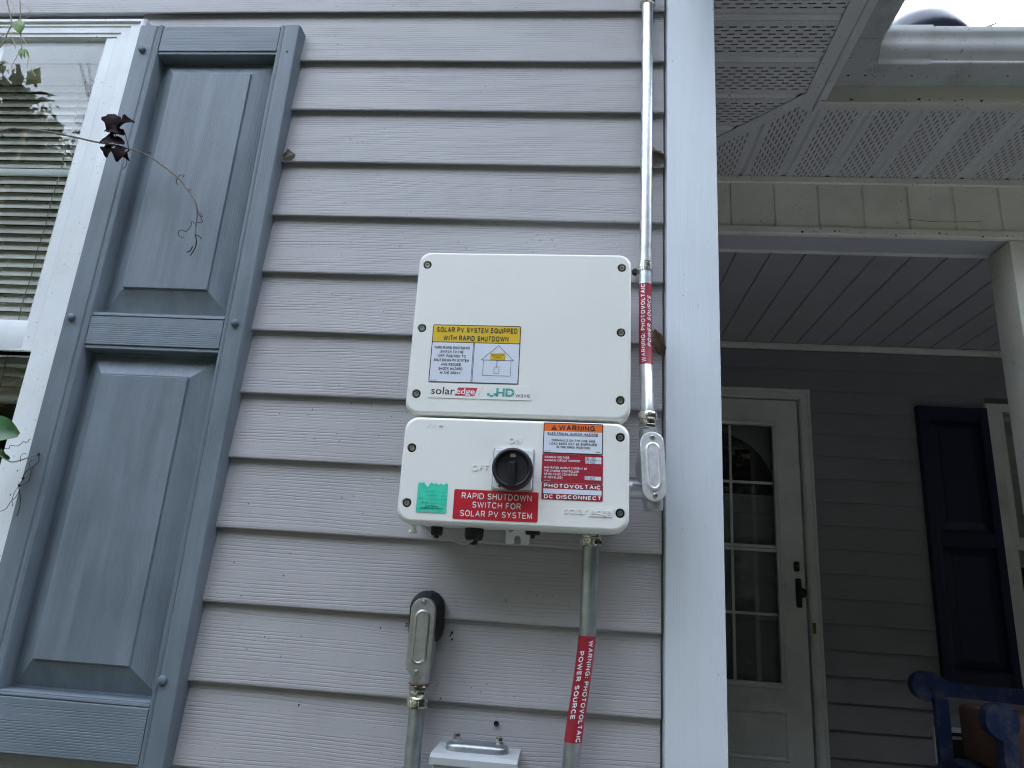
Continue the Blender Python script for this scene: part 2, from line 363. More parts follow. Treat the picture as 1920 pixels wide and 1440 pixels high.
# ---- block capitals drawn as even strokes (sticker and sign lettering)
def _arc(cx, cy, rx, ry, a0, a1, n=9): return [(cx+rx*math.cos(R(a0+(a1-a0)*i/n)), cy+ry*math.sin(R(a0+(a1-a0)*i/n))) for i in range(n+1)]
_O = _arc(.5, .5, .5, .5, 90, 450, 22)
GL = {   # letter: (width, [strokes in a 0..1 box])
 'A': (.92, [[(0, 0), (.5, 1), (1, 0)], [(.19, .36), (.81, .36)]]),
 'B': (.80, [[(0, 0), (0, 1)], [(0, 1), (.60, 1)]+_arc(.60, .765, .34, .235, 90, -90, 6)[1:]+[(0, .53)], [(0, 0), (.62, 0)]+_arc(.62, .265, .38, .265, -90, 90, 6)[1:]+[(.4, .53)]]),
 'C': (.90, [_arc(.52, .5, .52, .5, 38, 322, 16)]),
 'D': (.88, [[(0, 0), (0, 1), (.45, 1)]+_arc(.45, .5, .55, .5, 90, -90, 12)[1:]+[(0, 0)]]),
 'E': (.74, [[(1, 1), (0, 1), (0, 0), (1, 0)], [(0, .52), (.92, .52)]]),
 'F': (.70, [[(1, 1), (0, 1), (0, 0)], [(0, .50), (.85, .50)]]),
 'G': (.94, [_arc(.52, .5, .52, .5, 40, 300, 15)+[(.98, .16), (.98, .45), (.56, .45)]]),
 'H': (.84, [[(0, 0), (0, 1)], [(1, 0), (1, 1)], [(0, .52), (1, .52)]]),
 'I': (.17, [[(.5, 0), (.5, 1)]]),
 'J': (.62, [[(1, 1), (1, .30)]+_arc(.5, .30, .5, .30, 0, -170, 8)[1:]]),
 'K': (.84, [[(0, 0), (0, 1)], [(.98, 1), (.05, .38)], [(.36, .60), (1, 0)]]),
 'L': (.68, [[(0, 1), (0, 0), (1, 0)]]),
 'M': (.98, [[(0, 0), (0, 1), (.5, .12), (1, 1), (1, 0)]]),
 'N': (.84, [[(0, 0), (0, 1), (1, 0), (1, 1)]]),
 'O': (.98, [_O]),
 'P': (.78, [[(0, 0), (0, 1), (.60, 1)]+_arc(.60, .725, .40, .275, 90, -90, 7)[1:]+[(0, .45)]]),
 'Q': (.98, [_O, [(.60, .26), (.98, -.06)]]),
 'R': (.84, [[(0, 0), (0, 1), (.60, 1)]+_arc(.60, .74, .36, .26, 90, -90, 7)[1:]+[(0, .48)], [(.55, .46), (1, 0)]]),
 'S': (.80, [_arc(.5, .745, .46, .255, 22, 270, 11)+_arc(.5, .25, .50, .25, 90, -158, 11)[1:]]),
 'T': (.80, [[(0, 1), (1, 1)], [(.5, 1), (.5, 0)]]),
 'U': (.84, [[(0, 1), (0, .36)]+_arc(.5, .36, .5, .36, 180, 360, 10)[1:]+[(1, 1)]]),
 'V': (.90, [[(0, 1), (.5, 0), (1, 1)]]),
 'W': (1.28, [[(0, 1), (.25, 0), (.5, .96), (.75, 0), (1, 1)]]),
 'X': (.86, [[(0, 0), (1, 1)], [(0, 1), (1, 0)]]),
 'Y': (.88, [[(0, 1), (.5, .44), (1, 1)], [(.5, .46), (.5, 0)]]),
 'Z': (.80, [[(0, 1), (1, 1), (0, 0), (1, 0)]]),
 '0': (.66, [_O]), '1': (.40, [[(.1, .80), (.75, 1), (.75, 0)]]),
 '3': (.66, [_arc(.45, .76, .46, .24, 150, -80, 9)+_arc(.45, .26, .53, .26, 85, -150, 9)]),
 '4': (.70, [[(.75, 0), (.75, 1), (0, .30), (1, .30)]]), '5': (.66, [[(.92, 1), (.18, 1), (.08, .52)]+_arc(.46, .33, .52, .33, 130, -155, 10)]),
 '6': (.66, [_arc(.5, .32, .5, .32, 90, 450, 16), [(.03, .36), (.14, .75), (.45, .99), (.85, .90)]]), '7': (.66, [[(0, 1), (1, 1), (.35, 0)]]),
 '8': (.66, [_arc(.5, .76, .42, .24, 90, 450, 14), _arc(.5, .26, .5, .26, 90, 450, 14)]), '9': (.66, [_arc(.5, .68, .5, .32, 90, 450, 16), [(.97, .64), (.86, .25), (.55, .01), (.15, .10)]]),
 ':': (.17, [[(.5, 0), (.5, .16)], [(.5, .56), (.5, .72)]]), '.': (.17, [[(.5, 0), (.5, .16)]]), '-': (.40, [[(0, .42), (1, .42)]]), '!': (.17, [[(.5, 1), (.5, .34)], [(.5, 0), (.5, .16)]]),
 '"': (.34, [[(.1, 1), (.1, .72)], [(.9, 1), (.9, .72)]]), '(': (.30, [_arc(1.1, .42, 1.0, .66, 128, 232, 7)]), ')': (.30, [_arc(-.1, .42, 1.0, .66, 52, -52, 7)]), '/': (.40, [[(0, 0), (1, 1)]]),
}
def stroke_bm(s, weight=.15, shear=0., track=.20, italic_y=True):
    """flat mesh in the xy plane, capitals one unit tall; every stroke sits a hair above the one before"""
    bm = bmesh.new(); x = 0.; w = weight; lay = 0
    for ch in s:
        if ch == ' ': x += .42+track*.5; continue
        W, strokes = GL[ch]
        for st in strokes:
            p = [Vector((x+w/2+max(0, W-w)*a, w/2+(1-w)*c)) for a, c in st]
            q = [p[0]]
            for v in p[1:]:
                if (v-q[-1]).length > 1e-4: q.append(v)
            p = q; closed = (p[0]-p[-1]).length < 1e-3
            if closed: p = p[:-1]
            n = len(p); L_, R_ = [], []
            for i in range(n):
                a = p[i-1] if (i > 0 or closed) else None; c = p[(i+1) % n] if (i < n-1 or closed) else None
                d0 = (p[i]-a).normalized() if a is not None else None; d1 = (c-p[i]).normalized() if c is not None else None
                if d0 is None: d0 = d1
                if d1 is None: d1 = d0
                n0, n1 = Vector((-d0.y, d0.x)), Vector((-d1.y, d1.x)); m = n0+n1
                m = n0 if m.length < .2 else m.normalized()
                k = min(1/max(.42, m.dot(n0)), 2.2)*w/2
                L_.append(p[i]+m*k); R_.append(p[i]-m*k)
            zz = lay*.012; lay = (lay+1) % 4
            vl = [bm.verts.new((v.x, v.y, zz)) for v in L_]; vr = [bm.verts.new((v.x, v.y, zz)) for v in R_]
            for i in range(n if closed else n-1):
                j = (i+1) % n; bm.faces.new((vr[i], vr[j], vl[j], vl[i]))
        x += W+track
    for v in bm.verts: v.co.x += shear*v.co.y
    return bm
def add_caps(b, s, cx, cz, w, h, y, weight=.16, shear=0., align='C', track=.20, thick=0.):
    """block capitals fitted into a box w wide and h tall on the plane Y=y, facing -Y"""
    t = stroke_bm(s, weight, shear, track)
    xs = [v.co.x for v in t.verts]; x0, x1 = min(xs), max(xs); sx = w/(x1-x0); ax = (x0+x1)/2 if align == 'C' else x0
    t.verts.index_update(); vm = {}
    for v in t.verts: vm[v.index] = b.bm.verts.new((cx+(v.co.x-ax)*sx, y-v.co.z*.002, cz+(v.co.y-.5)*h))
    fs = [b.bm.faces.new([vm[v.index] for v in f.verts]) for f in t.faces]; t.free()
    if thick:
        r = bmesh.ops.extrude_face_region(b.bm, geom=fs)
        bmesh.ops.translate(b.bm, vec=(0, -thick, 0), verts=[g for g in r['geom'] if isinstance(g, bmesh.types.BMVert)])
    return b

# ---------------------------------------------------------------- setting
g = B(); g.box(-150, 150, -150, 150, -.2, 0); structure('ground', g, 'grass')
g = B(); g.box(.245, 4.2, .85, 2.77, .0, .65); structure('porch_floor', g, 'concrete')
g = B(); g.box(.15, 4.0, -2.3, .80, -.1, .03, .008); structure('path', g, 'bounce_paving')  # unseen pale slab added to bounce light up onto soffit and beam

# ---- house wing with lap siding
RES = {0: .004, 1: -.0015, 2: -.0013, 3: -.0028, 4: -.0021, 5: -.0018, 6: .0005, 7: .0004, 8: .0032, 9: .0027, 10: .002, 11: -.0005, 12: -.0038}
def lap(b, x0, x1, z, h=.127, y=0., tuck=.007, nseg=8, d=1.):
    prof = [(.004, .0085), (-.0096, .0085), (-.0102, .0006), (-.0112, -.0004), (-.0126, .0002), (-.0134, .0016), (-.0135, .0035), (-.0132, .008), (-.0019, h-.002), (-.0015, h+tuck), (.004, h+tuck)]
    loops = []
    for i in range(nseg+1):
        x = x0+(x1-x0)*i/nseg
        loops.append([(x, y+py_*(d if py_ < 0 else 1)+.0007*math.sin(x*5.1+z*3), z+pz_) for py_, pz_ in prof])
    b.loft(loops); return b
wall = thing('house_wall', 'lavender grey lap sided house wall behind the white electrical boxes', 'wall', (-.4, .05, 0))
b = B()
for (x0, x1, z0, z1) in ((-3.5, -1.97, .0, 3.3), (-1.97, -1.02, 0, 1.18), (-1.97, -1.02, 2.672, 3.3), (-1.02, .24, 0, 3.3)):
    b.box(x0, x1, .006, .12, z0, z1)
b.box(.12, .24, .122, 2.76, 0, 2.985)
b.loft([[(-3.5, .006, 3.302), (.24, .006, 3.302), (-1.63, .006, 4.15)], [(-3.5, .12, 3.302), (.24, .12, 3.302), (-1.63, .12, 4.15)]])
part('sheathing', b, 'sheath', wall, 0)
for k in range(-5, 20):
    z = 2.7223-.127*k + RES.get(k, 0)
    h = 2.7223-.127*(k-1) + RES.get(k-1, 0) - z
    part('siding_board', lap(B(), -3.5 if k <= 0 else -.66 if 1 < k < 12 else -1.03, .159, z, h), 'siding', wall, 40)
    if k > 0: part('siding_board', lap(B(), -3.5, -1.975, z, h), 'siding', wall, 40)
    if 0 <= k < 17: part('siding_board', lap(B(), .064, 2.755, z, min(h, 2.975-z)).xform(Matrix.Translation((.2405, 0, 0)) @ Matrix.Rotation(R(90), 4, 'Z')), 'siding', wall, 40)
    if k > 12: part('siding_board', lap(B(), -1.974, -1.031, z, h), 'siding', wall, 40)

b = B(); b.box(.1635, .2615, -.025, .06, .35, 2.985, .003)
single('corner_post', b, 'post', 'wide pale corner trim board standing between the lap siding and the dark porch', 'corner trim')

# rooms behind the windows and door (dark, closed)
b = B(); b.box(-2.1, -.9, .7, .72, 1.0, 2.8); b.box(-2.1, -2.08, .125, .7, 1.0, 2.8); b.box(-.92, -.9, .125, .7, 1.0, 2.8); b.box(-2.1, -.9, .125, .7, .98, 1.0); b.box(-2.1, -.9, .125, .7, 2.8, 2.82)
structure('room', b, 'room')

# ---- windows
def make_window(x0, x1, z0, z1, yw, name, label, far=False):
    """outer trim rectangle x0..x1, z0..z1 on wall plane yw"""
    t = thing(name, label, 'window', ((x0+x1)/2, yw, z0))
    tm = 'trim' if not far else 'door'
    def frame(prof, X0, X1, Z0, Z1):
        return [[(X0+dx, yw+y, Z0+dz), (X1-dx, yw+y, Z0+dz), (X1-dx, yw+y, Z1-dz), (X0+dx, yw+y, Z1-dz)] for dx, dz, y in prof]
    b = B()
    b.loft(frame([(0, 0, .004), (0, 0, -.030), (.004, .003, -.034), (.010, .009, -.034), (.012, .0105, -.0295), (.034, .0185, -.0295), (.036, .0195, -.0275), (.056, .034, -.0265), (.058, .0355, -.0240), (.066, .043, -.0235), (.066, .043, .06)], x0, x1, z0, z1), False, False)
    part('window_frame', b, tm, t, 25)
    zm0, zm1 = z1-.797, z1-.729          # meeting rail
    X0, X1 = x0+.066, x1-.066
    # upper sash (outer) and lower sash (inner)
    b = B()
    b.loft(frame([(0, 0, .010), (0, 0, -.020), (.003, .002, -.0215), (.024, .003, -.0215), (.033, .004, -.0145), (.033, .004, .012)], X0, X1, zm0, z1-.042), False, False)
    s = part('upper_sash', b, tm, t, 25)
    b = B(); b.box(X0+.001, X1-.001, yw-.0205, yw+.011, zm0, zm1-.002, .003); part('meeting_rail', b, tm, t, 25)
    b = B(); b.box(X0+.030, X1-.030, yw-.0135, yw-.0095, zm1-.01, z1-.044); part('pane', b, 'glass', t, 0)
    gx0, gx1 = X0+.034, X1-.034; n = 3
    b = B()
    for i in range(1, n):
        gx = gx0+(gx1-gx0)*i/n; b.box(gx-.011, gx+.011, yw-.0070, yw-.0030, zm1-.004, z1-.046, .001)
    zg = (zm1+z1-.045)/2 + .005
    b.box(gx0-.004, gx1+.004, yw-.0022, yw+.0018, zg-.008, zg+.008, .001)
    part('grille', b, tm, t, 25)
    b = B()
    b.loft(frame([(0, 0, .046), (0, 0, .022), (.036, .03, .021), (.046, .04, .030), (.046, .04, .046)], X0, X1, z0+.03, zm1-.006), False, False)
    part('lower_sash', b, tm, t, 25)
    b = B(); b.box(X0+.04, X1-.04, yw+.032, yw+.037, z0+.06, zm1-.04); part('pane', b, 'glass', t, 0)
    b = B(); b.px([(yw-.045, z0-.004), (yw-.045, z0+.02), (yw+.05, z0+.036), (yw+.05, z0-.004)], x0+.002, x1-.002); part('sill', b, tm, t, 25)
    # blind hanging inside
    bl = thing('window_blind', ('cream slatted blind hanging behind the glass of the left window' if not far else 'dim slatted blind hanging behind the glass of the porch window'), 'blind', ((x0+x1)/2, yw+.075, zm0-.05))
    bx0, bx1 = X0+.02, X1-.02
    b = B(); b.box(bx0, bx1, yw+.062, yw+.095, z1-.075, z1-.045, .002); part('headrail', b, 'blind', bl)
    zz = z1-.085; i = 0; first = None; pitch = .0208
    while zz > zm0-.06:
        a = R(62+random.uniform(-5, 5)); dz = math.sin(a)*.0120; dy = math.cos(a)*.0120
        if first is None:
            b = B(); lp = []
            for q in range(5):
                f = -1+q*.5; c = .0014*(1-f*f)
                lp.append((-f*R(0)+0, f, c))
            dzz, dyy = -math.sin(R(66))*.0129, math.cos(R(66))*.0129
            prof = [(f*dyy+c*.9, f*-dzz+c*.4) for _, f, c in lp]; prof2 = [(y+.0006, z_+.0002) for y, z_ in prof[::-1]]
            b.px([(yw+.075+y, zz+z_) for y, z_ in prof+prof2], bx0+.002, bx1-.002)
            first = part('slat', b, 'blind', bl, 40)
            z_first = zz
        else:
            c = copy_part(first, bl); c.location.z = zz-z_first + random.uniform(-.0006, .0006); c.rotation_euler.y = random.uniform(-.0012, .0012)
        zz -= pitch; i += 1
    b = B(); b.box(bx0, bx1, yw+.066, yw+.088, zz-.004, zz+.010, .003); part('bottom_rail', b, 'blind', bl)
    b = B()
    for f in (.13, .5, .87):
        X = bx0+(bx1-bx0)*f
        b.tube([(X+.0016*math.sin(q*1.7), yw+.0655, z1-.07-(z1-.07-zz)*q/24) for q in range(25)], .0011, 5)
    part('ladder_cord', b, 'cord', bl)
    return t, bl
make_window(-1.975, -.9975, 1.16, 2.6925, 0, 'window', 'white vinyl window with cream blinds and treetops mirrored in its glass')

# ---- raised panel shutters
def raised(b, x0, x1, z0, z1, fx0, fx1, fz0, fz1):
    L_ = []
    for (t_, y, e) in ((0, -.001, 0), (0, -.0060, 0), (.08, -.0065, 0), (.88, -.0275, 0), (.93, -.0285, 0), (.985, -.0280, 0), (1.0, -.0325, 0), (1.0, -.0330, .001), (1.0, -.0330, .004)):
        X0 = x0+(fx0-x0)*t_+e; X1 = x1+(fx1-x1)*t_-e; Z0 = z0+(fz0-z0)*t_+e; Z1 = z1+(fz1-z1)*t_-e
        L_.append([(X0, y, Z0), (X1, y, Z0), (X1, y, Z1), (X0, y, Z1)])
    b.loft(L_); return b
shut = thing('shutter', 'weathered blue grey raised panel shutter beside the left window', 'shutter', (-.818, 0, 1.194))
b = B(); b.pz([(-1.003, -.001), (-1.003, -.036), (-.999, -.040), (-.963, -.040), (-.9605, -.0375), (-.957, -.0395), (-.953, -.0415), (-.948, -.040), (-.9455, -.036), (-.9455, -.001), (-.98, -.001)], 1.194, 2.6655); part('stile', b, 'shutter', shut, 40)
b = B(); b.pz([(-.6315, .004), (-.6315, -.034), (-.6345, -.0395), (-.638, -.0405), (-.665, -.0405), (-.6675, -.0375), (-.6705, -.0395), (-.6745, -.0395), (-.6765, -.036), (-.6765, -.001), (-.65, -.001)], 1.194, 2.6655); part('stile', b, 'shutter', shut, 40)
def rail(z0, z1, top_lip, bot_lip):
    b = B(); pr = [(-.001, z0), (-.034, z0), (-.0365, z0+.0012)]
    if bot_lip: pr += [(-.0365, z0+.006), (-.0345, z0+.0075), (-.0385, z0+.009)]
    else: pr += [(-.0385, z0+.003)]
    if top_lip: pr += [(-.0385, z1-.011), (-.0345, z1-.009), (-.0375, z1-.0075), (-.0365, z1-.0012), (-.034, z1)]
    else: pr += [(-.0385, z1-.003), (-.036, z1)]
    pr += [(-.001, z1)]
    b.px(pr, -.9454, -.6766); part('rail', b, 'shutter_h', shut, 25)
rail(2.5895, 2.6645, False, True); rail(1.9025, 1.979, True, True); rail(1.195, 1.2915, True, False)
b = raised(B(), -.9453, -.6767, 1.9792, 2.5893, -.9015, -.7270, 2.0340, 2.5430); part('panel', b, 'shutter', shut, 20)
b = raised(B(), -.9453, -.6767, 1.2917, 1.9023, -.9030, -.7285, 1.3420, 1.8520); part('panel', b, 'shutter', shut, 20)
for x, z in ((-.981, 2.598), (-.984, 1.9625), (-.651, 1.9625), (-.660, 1.3265), (-.983, 1.3265)):
    b = B(); b.lathe([(.0022, -.038), (.0072, -.0395), (.0080, -.0425), (.0074, -.0455), (.0052, -.0475), (.001, -.048)], (x, 0, z), 'Y', 18); part('shutter_cap', b, 'shutter_cap', shut, 50)
b = B(); b.lathe([(.0026, -.0395), (.0026, -.0408)], (-.650, 0, 2.594), 'Y', 12); part('screw_hole', b, 'hole', shut)

# ---------------------------------------------------------------- inverter and switch box
TL = R(.75)
def to_local(cx, cz):
    def f(X, Z):
        dx, dz = X-cx, Z-cz
        return (dx*math.cos(TL)+dz*math.sin(TL), -dx*math.sin(TL)+dz*math.cos(TL))
    return f
def lid_with_cups(b, w, h, r, yb, yf, cups, rc=.0078, depth=.005):
    o = rrect(w, h, r, 8)
    def lp(ins, y):
        sx, sz = (w-2*ins)/w, (h-2*ins)/h
        return [(x*sx, y, z*sz) for x, z in o]
    vv = b.loft([lp(.010, yb), lp(.002, yb), lp(.0003, yb-.004), lp(0, yf+.010), lp(.0003, yf+.0065), lp(.0012, yf+.0035), lp(.0028, yf+.0012), lp(.0050, yf), lp(.0057, yf)], True, False)
    outer = vv[-1]; edges = [b.bm.edges.get((outer[i], outer[(i+1) % len(outer)])) for i in range(len(outer))]
    rings = []
    for cx, cz in cups:
        ring = [b.bm.verts.new((cx+rc*math.cos(2*math.pi*k/20), yf, cz+rc*math.sin(2*math.pi*k/20))) for k in range(20)]
        edges += [b.bm.edges.new((ring[i], ring[(i+1) % 20])) for i in range(20)]; rings.append((ring, cx, cz))
    bmesh.ops.triangle_fill(b.bm, use_beauty=True, use_dissolve=False, edges=edges, normal=(0, -1, 0))
    for ring, cx, cz in rings:
        r2 = [b.bm.verts.new((cx+(v.co.x-cx)*.93, yf+.0012, cz+(v.co.z-cz)*.93)) for v in ring]
        r3 = [b.bm.verts.new((cx+(v.co.x-cx)*.90, yf+depth, cz+(v.co.z-cz)*.90)) for v in ring]
        for a_, c_ in ((ring, r2), (r2, r3)):
            for i in range(20): b.bm.faces.new((a_[i], a_[(i+1) % 20], c_[(i+1) % 20], c_[i]))
        b.bm.faces.new(r3)
def cap_screw(x, z, y, parent):
    b = B(); b.lathe([(.0068, 0), (.0068, -.0012)], (x, y, z), 'Y', 18)
    w = part('washer', b, 'black', parent)
    b = B()
    b.lathe([(.0044, -.0008), (.0044, -.0040), (.0040, -.0046), (.0024, -.0046), (.0023, -.0022), (.0002, -.0022)], (x, y, z), 'Y', 18)
    part('screw', b, 'screw', parent, 40)

# upper: inverter
UC = (-.095, 1.924); U = to_local(*UC)
inv = thing('inverter', 'upper and taller white box on the siding, with a yellow headed rapid shutdown sticker', 'inverter', (UC[0], 0, UC[1]), (0, -TL, 0))
YF = -.150
ups = [U(*p) for p in ((-.2655, 2.0434), (.0722, 2.0478), (-.2630, 1.9251), (.0734, 1.9295), (-.2606, 1.8085), (.0747, 1.8122))]
b = B(); lid_with_cups(b, .370, .295, .020, -.112, YF, ups); part('cover', b, 'case', inv, 35)
for x, z in ups: cap_screw(x, z, YF+.005, inv)
b = B(); plate(b, .002, .004, .350, .270, -.022, -.1115, .018, 6); part('body', b, 'case', inv, 35)
b = B(); plate(b, 0, -.142, .018, .006, -.118, -.131, .0015); part('latch', b, 'case', inv)
for xa in (-.165, .152):
    b = B(); b.box(xa, xa+.007, -.085, -.02, -.152, -.128, .001); part('bracket', b, 'galv_dull', inv)
b = B(); b.lathe([(.012, -.152), (.010, -.150), (.008, -.138), (.008, -.132)], (-.083, -.09, 0), 'Z', 14); part('antenna_base', b, 'black', inv, 40)
b = B(); b.lathe([(.007, -.150), (.007, -.132)], (-.133, -.08, 0), 'Z', 12); part('plug', b, 'black', inv, 40)
# yellow headed sticker
def st_box(b, cx, cz, w, h, y, r=.0012): plate(b, cx, cz, w, h, y+.0004, y, r, 3); return b
y = YF-.0006
cx, cz = U(-.168, 1.8818); W, H = .1500, .1025
ST = part('warning_sticker', st_box(B(), cx, cz, W, H, y, .0028), 'ink', inv)
st_box(b := B(), cx, cz-.0155, W-.0028, H-.0028-.031, y-.0003, .0014); part('sticker_field', b, 'label_white', ST)
st_box(b := B(), cx, cz+.0350, W-.0028, .0295, y-.0003, .0014); part('sticker_header', b, 'yellow', ST)
b = B()
add_caps(b, 'SOLAR PV SYSTEM EQUIPPED', cx+.0005, cz+.0420, .1370, .0094, y-.0007, 0.19)
add_caps(b, 'WITH RAPID SHUTDOWN', cx-.0005, cz+.0272, .1105, .0094, y-.0007, 0.19)
lz = cz+.0098
for i, (tx, w_) in enumerate((('TURN RAPID SHUTDOWN', .0600), ('SWITCH TO THE', .0385), ('"OFF" POSITION TO', .0475), ('SHUT DOWN PV SYSTEM', .0590), ('AND REDUCE', .0330), ('SHOCK HAZARD', .0400), ('IN THE ARRAY', .0345))):
    add_caps(b, tx, cx-.0395, lz-i*.0074, w_, .0049, y-.0007, .20)
add_caps(b, 'ISM-00840', cx-.0665, cz-.0478, .011, .0014, y-.0007, 0.20)
def line(b, x0, z0, x1, z1, w, y):
    d = Vector((x1-x0, 0, z1-z0)); n_ = Vector((-d.z, 0, d.x)).normalized()*w/2; d = d.normalized()*w/2
    a, c = Vector((x0, y, z0))-d, Vector((x1, y, z1))+d
    b.poly([tuple(a-n_), tuple(c-n_), tuple(c+n_), tuple(a+n_)])
hx = cx+.0375
P_ = [(hx-.0265, cz-.0105), (hx+.0275, cz-.0105), (hx+.0015, cz+.0155)]
for (a, c) in ((P_[0], P_[1]), (P_[1], P_[2]), (P_[2], P_[0])): line(b, *a, *c, .0007, y-.0006)
Q = [(hx-.0225, cz-.0108), (hx-.0225, cz-.0375), (hx+.0235, cz-.0375), (hx+.0235, cz-.0108)]
for (a, c) in ((Q[0], Q[1]), (Q[1], Q[2]), (Q[2], Q[3])): line(b, *a, *c, .0006, y-.0006)
Q = [(hx-.004, cz-.0225), (hx-.004, cz-.0335), (hx+.0042, cz-.0335), (hx+.0042, cz-.0225)]
for i in range(4): line(b, *Q[i], *Q[(i+1) % 4], .0005, y-.0006)
line(b, hx+.0002, cz-.0105, hx+.0002, cz-.0225, .0009, y-.0006)
for dx in (-.0008, .0010): line(b, cx-.0030+dx, cz+.0198, cx-.0030+dx, cz-.0495, .0008, y-.0006)
add_caps(b, 'SOLAR ELECTRIC', hx+.0008, cz-.0014, .0215, .0026, y-.0012, 0.20); add_caps(b, 'PV PANELS', hx+.0008, cz-.0056, .0135, .0026, y-.0012, 0.20)
part('lettering', b, 'ink', ST, 0)
st_box(b := B(), hx+.0008, cz-.0035, .0245, .0118, y-.0007, .0003); part('sign_drawing', b, 'yellow', ST)
# moulded logo strip
cx, cz = U(-.155, 1.8157)
b = B()
def para(b, x0, x1, z0, z1, sk0, sk1, y0, y1):
    q = [(x0, z0), (x1, z0), (x1+sk1, z1), (x0+sk0, z1)]; b.loft([[(x, y0, z) for x, z in q], [(x, y1, z) for x, z in q]])
para(b, cx-.0855, cx-.0045, cz-.0118, cz+.0118, 0, .0095, YF+.0004, YF-.0009); para(b, cx+.0005, cx+.0855, cz-.0118, cz+.0118, .0095, 0, YF+.0004, YF-.0009)
LG = part('logo_strip', b, 'case', inv, 0)
add_text(b := B(), 'solar', cx-.0810, cz+.0005, .0395, .0125, YF-.0011, .006, align='L'); part('lettering', b, 'ink', LG, 0)
b = B(); para(b, cx-.0410, cx-.0085, cz-.0072, cz+.0068, .0045, .0045, YF-.0008, YF-.0011); part('logo_block', b, 'logo_red', LG, 0)
add_text(b := B(), 'edge', cx-.0395, cz-.0012, .0315, .0135, YF-.0014, .012, align='L'); part('lettering', b, 'white_print', LG, 0)
b = B()
add_text(b, 'HD', cx+.0275, cz+.0004, .0300, .0140, YF-.0012, .035, align='L', spacing=.95)
b.box(cx+.0125, cx+.0168, YF-.0012, YF-.0008, cz-.0055, cz-.0015); b.box(cx+.0174, cx+.0225, YF-.0012, YF-.0008, cz-.0078, cz-.0042); b.box(cx+.0231, cx+.0285, YF-.0012, YF-.0008, cz-.0055, cz-.0015)
part('logo_mark', b, 'teal', LG, 0)
b = B(); b.box(cx+.0305, cx+.0560, YF-.0016, YF-.0013, cz+.0008, cz+.0016); part('logo_swoosh', b, 'case', LG, 0)
add_text(b := B(), 'wave', cx+.0590, cz-.0045, .0240, .0058, YF-.0011, -.004, align='L'); part('lettering', b, 'grey_ink', LG, 0)

# lower: switch box
LC = (-.0905, 1.6855); Lw = to_local(*LC)
sw = thing('switch_box', 'lower white box with the black rotary switch and the red rapid shutdown sticker', 'switch box', (LC[0], 0, LC[1]), (0, -TL, 0))
YL = -.155
lows = [Lw(*p) for p in ((-.2574, 1.7164), (.0758, 1.7500), (-.2560, 1.6282), (.0780, 1.6306))]
b = B(); lid_with_cups(b, .3640, .1715, .022, -.100, YL, lows); part('cover', b, 'case', sw, 35)
for x, z in lows: cap_screw(x, z, YL+.005, sw)
b = B(); plate(b, 0, 0, .350, .158, -.014, -.0995, .018, 6); part('body', b, 'case', sw, 35)
b = B()
for tx, X, Z, w_ in (('ON', -.0915, 1.7365, .0195), ('OFF', -.1435, 1.6895, .0265)): part('raised_lettering', add_caps(B(), tx, *Lw(X, Z), w_, .0105, YL, .18, thick=.0010), 'case', sw, 0)
part('raised_lettering', add_text(B(), 'solar', *Lw(-.0075, 1.6310), .0370, .0112, YL, .0, align='L', thick=.0010), 'case', sw, 0)
part('raised_mark', add_text(B(), '/ . o', *Lw(-.222, 1.7555), .026, .004, YL, thick=.0008), 'case', sw, 0)
ex, ez = Lw(.0490, 1.6305)
b = B(); para(b, ex-.0195, ex+.0165, ez-.0070, ez+.0070, .004, .004, YL+.0003, YL-.0010); add_text(b, 'edge', ex-.0005, ez-.0005, .0320, .0115, YL-.0010, .005, thick=.0009)
part('raised_logo', b, 'case', sw, 0)
# rotary switch
dx, dz = Lw(-.0910, 1.6890)
b = B(); plate(b, dx, dz, .0660, .0668, YL+.0005, YL-.0012, .0015, 3); part('switch_recess', b, 'alu_grey', sw)
b = B(); plate(b, dx, dz+.0003, .0615, .0635, YL-.0010, YL-.0070, .0045, 5, .0012); pl_ = part('switch_plate', b, 'case_grey', sw, 35)
b = B(); b.box(dx-.0215, dx-.0178, YL-.0074, YL-.0071, dz-.0290, dz-.0262); b.tube([(dx-.0205, YL-.0072, dz-.0262), (dx-.0200, YL-.0072, dz-.0243), (dx-.0193, YL-.0072, dz-.0243), (dx-.0188, YL-.0072, dz-.0262)], .0004, 6)
line(b, dx-.0275, dz-.0170, dx-.0235, dz-.0225, .0006, YL-.0072); line(b, dx-.0235, dz-.0225, dx-.0262, dz-.0215, .0006, YL-.0072); line(b, dx-.0235, dz-.0225, dx-.0245, dz-.0195, .0006, YL-.0072)
part('lock_symbol', b, 'ink', pl_, 0)
dcx, dcz = dx+.0008, dz-.0022
b = B(); b.lathe([(.0312, -.1605), (.0316, -.170), (.0316, -.1865), (.0304, -.1895), (.0280, -.1905), (.0258, -.1895), (.0248, -.1880), (.0235, -.1850), (.0140, -.1835), (.0005, -.1835)], (dcx, 0, dcz), 'Y', 56); kn = part('rotary_knob', b, 'black', sw, 30)
